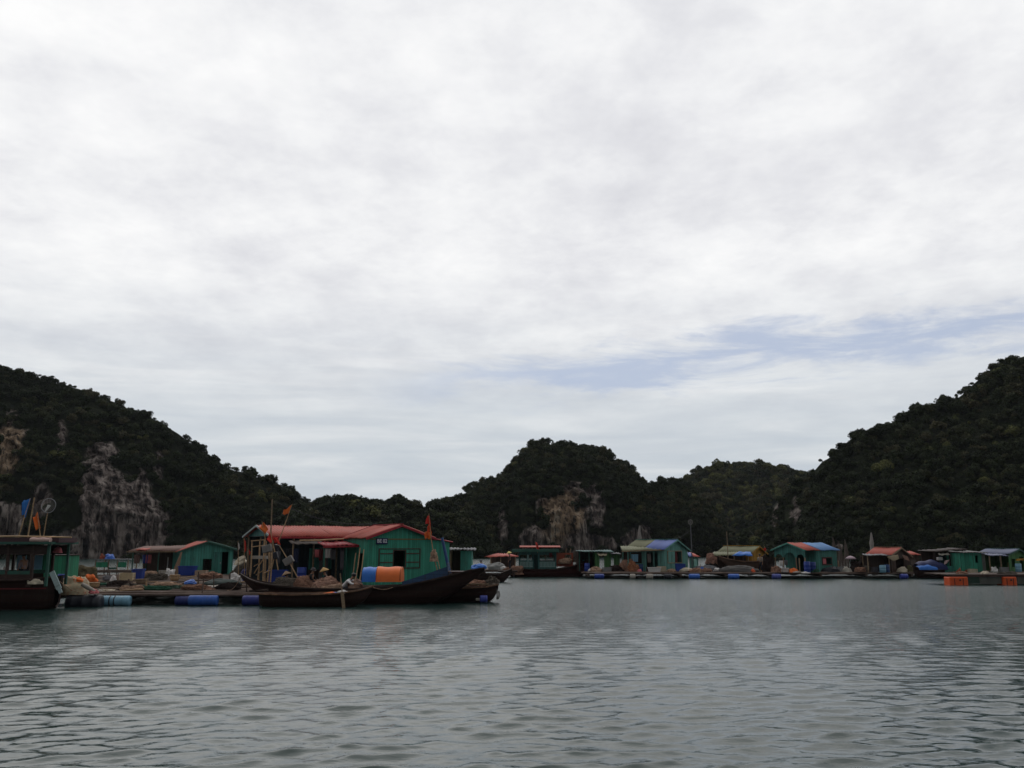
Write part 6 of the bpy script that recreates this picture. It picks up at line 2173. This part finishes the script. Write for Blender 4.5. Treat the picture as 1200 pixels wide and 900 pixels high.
    for px, yy, mb, nm, mt, lb, ct in (
            (711, 89.3, crate(.7, .5, .45), 'crate', BOXG, 'grey crate on the raft before the leaf green doorway', 'crate'),
            (775, 88.9, crate(.7, .5, .55), 'crate', BOXC, 'ivory crate right of the white cool box', 'crate'),
            (787, 88.7, heap(.45, .35, .3, 201, amp=.3, ropes=16), 'net_pile', NETTAN, 'small tan net coil at the foot of the mint gable', 'net pile'),
            (822, 88.6, upright_drum(.5, .18, 12), 'barrel', BRIGHTBLUE, 'small bright blue drum before the brown net band', 'barrel'),
            (882, 88.6, heap(.24, .22, .32, 202, amp=.2), 'buoy', ORANGEFLOAT, 'small orange buoy at the right end of the mouse grey mound', 'buoy'),
            (919, 88.8, tub(.7, .5, .4), 'box', WHITECLOTH, 'white box before the left arches of the teal veranda', 'box'),
            (983, 89.6, crate(.65, .5, .5), 'crate', BOXG, 'grey crate on the raft just right of the arched house', 'crate'),
            (1008, 89.2, heap(.5, .4, .5, 203, amp=.4, ropes=12), 'net_pile', NETBROWN, 'brown net heap at the right foot of the pale umbrella', 'net pile'),
            (1027, 88.6, crate(.7, .5, .5), 'crate', paint((.05, .05, .06), 'black crate plastic', .6, .4), 'black crate under the grey awning of the red roofed hut', 'crate'),
            (1069, 89.8, heap(.6, .4, .55, 204, amp=.4, ropes=12), 'net_pile', netting((.12, .11, .06), 'olive net'), 'olive net heap left of the blue covered boat', 'net pile'),
            (1139, 87.0, crate(.6, .45, .35), 'crate', BOXC, 'ivory crate before the emerald box house', 'crate'),
            (1176, 87.4, crate(.6, .45, .5), 'crate', BOXG, 'grey crate between the posts of the slate blue porch', 'crate'),
            (698, 89.2, heap(.5, .4, .4, 205, amp=.4, ropes=12), 'net_pile', NETTAN, 'tan net heap at the left post of the leaf green hut', 'net pile'),
            (955, 88.0, heap(.4, .3, .3, 206, amp=.4, ropes=12), 'net_pile', NETGREEN, 'green net heap at the foot of the night blue barrel', 'net pile'),
            (909, 88.4, heap(.5, .4, .55, 207, amp=.4, ropes=12), 'net_pile', NETBROWN, 'brown net heap at the left end of the teal veranda', 'net pile')):
        single(mb, nm, mt, lb, ct, (X(px, yy), yy, zd + .02), .15)
    def flap(a, b, c_, dd, mt, lb, Yq):
        pa, pb, pc, pd = (P3(*k, Yq) for k in (a, b, c_, dd))
        o_ = pa.copy()
        single(MB().grid(lambda u, v: (pa.lerp(pb, u).lerp(pd.lerp(pc, u), v) - o_) + Vector((0, .06 * math.sin(5 * u + 3 * v), 0)), 8, 8, True, .015), 'canvas_flap', mt, lb, 'canvas', o_)
    flap((1039, 652.5), (1052, 650), (1054, 655), (1047, 657.5), paint((.42, .33, .22), 'pale canvas', .85, .4), 'pale canvas flap slung below the red roof', 88)
    flap((1057, 650), (1063, 652), (1067, 658), (1061, 656), paint((.28, .16, .12), 'pinkish canvas', .85, .4), 'pinkish canvas flap at the right corner of the red roofed hut', 88.2)
    single(upright_drum(.7, .3), 'barrel', PALEBLUE, 'pale blue barrel before the red roofed hut', 'barrel', (X(1034, 88), 88, zd))
    single(upright_drum(.75, .26), 'barrel', BLUEPAINT, 'dull blue barrel right next to the pale blue barrel', 'barrel', (X(1039, 88.3), 88.3, zd))
    single(heap(.22, .2, .3, 92, amp=.3), 'jerry_can', WHITECLOTH, 'white can at the raft edge below the pale blue barrel', 'can', (X(1039.5, 87.4), 89, zd - .02))
    single(heap(.45, .35, .5, 93, amp=.3), 'sack', CREAM, 'cream sack on the raft right of the red roofed hut', 'sack', (X(1062, 88), 89, zd))
    single(heap(.5, .4, .5, 94, amp=.3), 'sack', paint((.45, .42, .36), 'bone sacking', .9, .4), 'bone coloured sacks at the raft between arched house and red hut', 'sack', (X(991, 89.5), 89.6, zd))
    single(heap(.6, .45, 1.0, 95, amp=.5, ropes=14), 'net_pile', NETDARK, 'black heap of nets below the pale umbrella', 'net pile', (X(1003, 90), 90, zd))
    t = thing('umbrella', 'pale mauve umbrella over the dark heap left of the red roofed hut', 'umbrella', (X(998, 90), 90.2, zd))
    MB().tube([(0, 0, 0), (0, 0, 1.55)], .02, 6).build('pole', STEEL, t)
    m = MB()
    m.lathe([(.55, 1.25), (.42, 1.4), (.2, 1.52), (.02, 1.57), (.02, 1.55), (.2, 1.5), (.42, 1.375), (.54, 1.24)], 16)
    m.build('canopy', paint((.42, .32, .36), 'mauve cloth', .8, .3), t)
    single(heap(.7, .4, .55, 96, amp=.4, ropes=14), 'net_pile', NETGREY, 'grey net tangle right of the pale umbrella', 'net pile', (X(1014, 89.5), 89.8, zd))
    # small red roof behind
    Y = 97
    xa = X(1064, Y)
    L = X(1080, Y) - xa
    t = thing('hut', 'small brown hut with bright red roof behind the canvas flaps', 'hut', (xa, Y, 0))
    MB().wall_x(0, L - .2, zd, Z(650, Y), 0, .06, [(.3, .9, zd + .3, zd + 1.1)]).wall_y(.06, 2, zd, Z(650, Y), L - .26, L - .2).build('wall', BROWNB, t)
    roof_sheet((0, 1.2, Z(645.7, Y)), (L - .5, 1.2, Z(645.9, Y)), (L, -.25, Z(650, Y)), (-.1, -.25, Z(650, Y))).build('roof_panel', REDROOF, t)
    roof_sheet((0, 1.2, Z(645.7, Y)), (L - .5, 1.2, Z(645.9, Y)), (L, 2.6, Z(650, Y)), (-.1, 2.6, Z(650, Y))).build('roof_panel', REDROOF, t)
    MB().box(-.4, L + .4, -.5, 2.6, zd - .25, zd - .01).build('deck', LOG, t)
    # ---- boat under a blue tarpaulin
    Y = 89
    xa, xb = X(1070, Y), X(1108, Y)
    L = xb - xa
    t = thing('covered_boat', 'small boat under navy and bright blue tarpaulins right of the red hut', 'boat', (xa, Y, 0))
    hull(t, L, [(0, Z(664, Y)), (.4, Z(668, Y)), (1, Z(667, Y))], [(0, .4), (.1, 0), (1, 0)], [(0, .1), (.3, .7), (1, .5)], HULL, DARKWOOD, .4, DARKWOOD, n=20)
    def tarp(a, b, h, mt, nm, yy, zb, hw):
        m = MB().grid(lambda u, v: (a + (b - a) * u, yy - hw * math.cos(math.pi * v), zb + h * (math.sin(math.pi * v) ** .7) * (math.sin(math.pi * (.12 + .8 * u)) ** .5) * (1 + .08 * math.sin(14 * u))), 16, 14, True, .0)
        return m.build(nm, mt, t)
    tarp(.3, L - .1, Z(656, Y) - Z(667, Y), NAVYTARP, 'tarpaulin', .1, Z(667.3, Y), .75)
    tarp(.15, L * .62, Z(661, Y) - Z(667, Y), BLUETARP, 'tarpaulin', -.35, Z(667.5, Y), .55)
    single(MB().box(-.45, .45, -.03, .03, 0, .6), 'panel', planks((.05, .25, .2), 'turquoise boards', .25), 'low turquoise panel right of the blue covered boat', 'panel', (X(1112, 88.5), 88.5, zd))
    flap((1107, 657), (1112.5, 656), (1111, 660), (1106.5, 661.5), paint((.35, .25, .24), 'dusty pink canvas', .85, .4), 'dusty pink rag above the turquoise panel', 88.4)
    single(MB().cbox((0, 0, .15), (.5, .4, .3)), 'box', WHITECLOTH, 'small white box on top of the navy tarpaulin', 'box', (X(1102, 89.2), 89.3, Z(656.6, 89)), bevel=.05)
    # ---- dark shelter and green box house at the right
    Y = 88.5
    x0 = X(1089, Y + 2)
    t = thing('shelter', 'dark open shelter with a slanting board roof left of the green box house', 'shelter', (x0, Y + 1, 0))
    L = X(1134, Y + 1) - x0
    za, zb = Z(646.5, Y), Z(643.2, Y)
    roof_sheet((-.2, 3, za + .1), (L, 3, zb + .1), (L, -.3, zb), (-.2, -.3, za), .5).build('roof_panel', DARKWOOD, t)
    posts(t, [(.1, 0), (1.6, 0), (2.6, .2), (L - .4, 0), (.1, 2.8)], zd, [za, za + .1, za + .15, zb, za], .06, DARKWOOD)
    MB().box(0, L, 2.7, 2.76, zd, za).build('back_wall', BROWNB, t)
    roof_sheet((.4, -.1, Z(648.5, Y)), (1.5, -.1, Z(648, Y)), (1.4, -.8, Z(650.2, Y)), (.2, -.8, Z(650.5, Y)), .4).build('awning', paint((.2, .19, .16), 'grey beige canvas', .85, .4), t)
    MB().box(1.0, 2.2, .9, .95, zd, 2.2).build('panel', planks((.03, .07, .08), 'slate teal boards', .3), t)
    single(heap(.6, .3, .4, 97, amp=.4), 'bag', RUST, 'rust red bags in the dark shelter by the green box house', 'bag', (X(1130, 87.6), 87.8, zd))
    Y = 87.5
    xa = X(1126, Y)
    L = X(1151, Y) - xa
    t = thing('raft_house', 'bright green box house with a flat grey roof and dark slot window', 'house', (xa, Y, 0), 0, 'flat roofed raft houses')
    zt = Z(648, Y)
    m = MB()
    s0 = X(1143.2, Y) - xa
    m.wall_x(0, L, zd, zt, 0, .07, [(s0, s0 + .27, Z(659.5, Y), Z(651, Y))])
    m.wall_y(.07, 2.8, zd, zt, 0, .07)
    m.wall_y(.07, 2.8, zd, zt, L - .07, L)
    m.wall_x(0, L, zd, zt, 2.8, 2.87)
    m.build('wall', planks((.03, .22, .145), 'emerald boards', .4), t)
    MB().wall_x(L + .004, L + .45, zd, zt - .05, .25, .31).build('end_board', GREYPANEL, t)
    roof_sheet((-.3, 3.1, zt + .2), (L + .5, 3.1, zt + .16), (L + .5, -.3, zt + .06), (-.3, -.3, zt + .1), .3).build('roof_panel', paint((.25, .25, .24), 'light grey roofing', .7, .5), t)
    MB().box(s0 - .5, s0 + .27, -.035, -.004, Z(650.6, Y), Z(650.6, Y) + .06).build('batten', GREENROOF, t)
    # ---- green house with slate blue roof, cut by the right edge
    Y0 = 88.3
    t = house('leaf green house with slate blue roof cut by the right edge', (X(1182.5, Y0), Y0, 0), R(30), 3.2, 3.0, zd, 2.4, 2.82, 2.2, LEAFG, [(0, 1, SLATEROOF)], front=[(.45, 1.1, zd + .5, zd + 1.3), (1.8, 2.5, zd + .03, zd + 1.5)], open_left=True, over=.22, trim=GREENROOF)
    p = thing('porch', 'small open porch with slate blue strip roof left of the leaf green house', 'porch', (X(1170, 88.2), 88.2, 0))
    lx = lambda px: X(px, 88.2) - X(1170, 88.2)
    roof_sheet((lx(1159), .9, Z(649, 88.2)), (lx(1183), .9, Z(649, 88.2)), (lx(1181.5), -.3, Z(651, 88.2)), (lx(1157.5), -.3, Z(650.8, 88.2)), .25).build('roof_panel', SLATEROOF, p)
    posts(p, [(lx(1171.5), -.2), (lx(1159.5), -.1)], zd, Z(651, 88.2), .06, TIMBER)
    single(upright_drum(.8, .28), 'barrel', PALEBLUE, 'faded blue barrel at the leaf green wall on the right edge', 'barrel', (X(1193.5, 87.7), 87.8, zd + .05))
    flap((1190.5, 655), (1200, 654.5), (1200, 657), (1191, 657), YELLOW, 'ochre board across the leaf green wall at the right edge', 87.5)
    # ---- nearer raft with orange floats
    Y = 74
    xa, xb = X(1112, Y), X(1290, Y)
    t = thing('fish_raft', 'nearer flat raft on orange floats at the right edge', 'raft', (xa, Y, 0))
    L = xb - xa
    zt = Z(673, Y)
    r = random.Random(3)
    for i in range(9):
        y = i * .5
        MB().box(-.1 + r.uniform(-.1, .1), L, y, y + .46, zt - .07 + r.uniform(-.012, .012), zt).build('plank', LOG, t)
    MB().box(0, L, -.06, -.004, zt - .2, zt - .02).build('front_beam', DARKWOOD, t)
    MB().box(X(1132, Y) - xa, X(1146, Y) - xa, .0, .06, .12, zt - .21).build('panel', MOSSPANEL, t)
    MB().box(X(1146.3, Y) - xa, X(1172.5, Y) - xa, .05, .11, .1, zt - .21).build('panel', GREYPANEL, t)
    MB().box(X(1190.5, Y) - xa, L, .05, .11, .1, zt - .21).build('panel', GREYPANEL, t)
    def tankfloat(wd, dp, h):
        """boxy plastic float with rounded edges, ribs and strap grooves"""
        m = MB()
        a = wd / 2
        prof = []
        n = 6
        ys = [-dp / 2, -dp / 6, dp / 6, dp / 2]
        m.cbox((0, 0, h / 2), (wd, dp, h))
        return m
    for px0, px1, lb in ((1111.5, 1133, 'large orange box float under the left end of the near right raft'), (1174, 1190, 'smaller orange box float under the near raft at the right edge'), (1236, 1254, 'orange box float under the near raft beyond the right edge')):
        a, b = X(px0, Y - .2), X(px1, Y - .2)
        if px0 > 1200:
            continue
        f = thing('float', lb, 'float', ((a + b) / 2, Y + .35, -.12), 0)
        wd = b - a
        tankfloat(wd, 1.1, zt - .2 + .12).build('tank', ORANGEFLOAT, f, bevel=.09)
        m = MB()
        for k in (-.25, .22):
            m.box(wd * k - .025, wd * k + .025, -.57, -.553, .06, zt - .2)
        m.build('rope', DARKWOOD, f)
        m = MB()
        m.lathe([(.05, 0), (.07, .02), (.07, .07), (.02, .08)], 10, Matrix.Translation((wd * .05, -.55, zt - .32)) @ Matrix.Rotation(math.pi / 2, 4, 'X'))
        m.build('cap', DARKPLASTIC, f)
    single(heap(.3, .26, .5, 98, amp=.5), 'sack', WHITECLOTH, 'white sack on the raft before the slate blue roofed porch', 'sack', (X(1166, 86.6), 86.9, zd))
    single(heap(.3, .25, .25, 99, amp=.4), 'sack', CREAM, 'cream bundle lying on the near raft left of the white sack', 'sack', (X(1156, 74.6), 75, zt))
    single(heap(.8, .3, .16, 100, amp=.4, ropes=14), 'net_pile', NETGREY, 'flat grey net on the near raft above the smaller orange float', 'net pile', (X(1181, 75), 75.2, zt))
    single(heap(.5, .3, .2, 101, amp=.4, ropes=14), 'net_pile', NETBROWN, 'flat brown net on the near raft above the large orange float', 'net pile', (X(1128, 75), 75.2, zt))
    # pale dead wood and a yellow sapling on the shore behind
    for px, py, Y, h_, lb in ((749, 616, 150, 5, 'pale stone pillar on the shore behind the mint house'), (1021, 624, 140, 4, 'pale stone pillar on the shore behind the red hut')):
        p = P3(px, py, Y)
        r = random.Random(int(px))
        pts = [(r.uniform(-.12, .12), 0, -h_ + h_ * k / 5) for k in range(6)]
        single(MB().tube(pts, [.5, .42, .3, .35, .22, .1], 8), 'rock_pillar', ROCKPALE, lb, 'rock', p)['kind'] = 'thing'
    for px, py, lb in ((976, 629, 'pale leaning split trunk behind the blue roof, taller one'), (983, 634, 'pale leaning split trunk behind the blue roof, shorter one'), (990, 632, 'thin pale dead trunk right of the blue roof')):
        p = P3(px, py, 130)
        r = random.Random(int(px))
        m = MB()
        for k in range(3):
            m.tube([(.5 * k - .6, .2 * k, -4.5), (.25 * k - .1, .1 * k, -2), (.08 * k, 0, -.3 * k)], [.16, .11, .03], 6)
        single(m, 'dead_trunk', paint((.13, .1, .085), 'bleached wood', .9, .5), lb, 'dead tree', p)


ROCKPALE = paint((.28, .25, .23), 'pale limestone', .95, .5, (.06, .05, .05), 1.2)
far_row()


def haze():
    m = bpy.data.materials.new('thin humid air')
    m.use_nodes = True
    nt = m.node_tree
    for n in list(nt.nodes):
        nt.nodes.remove(n)
    out = nt.nodes.new('ShaderNodeOutputMaterial')
    v = nt.nodes.new('ShaderNodeVolumePrincipled')
    v.inputs['Color'].default_value = (0.86, 0.92, 1.0, 1)
    v.inputs['Density'].default_value = 0.00007
    nt.links.new(v.outputs[0], out.inputs['Volume'])
    o = MB().box(-7000, 7000, -420, 5600, -1.6, 75).build('haze', m)
    tag(o, 'thin pale haze between the far hills', 'haze', kind='stuff')


haze()
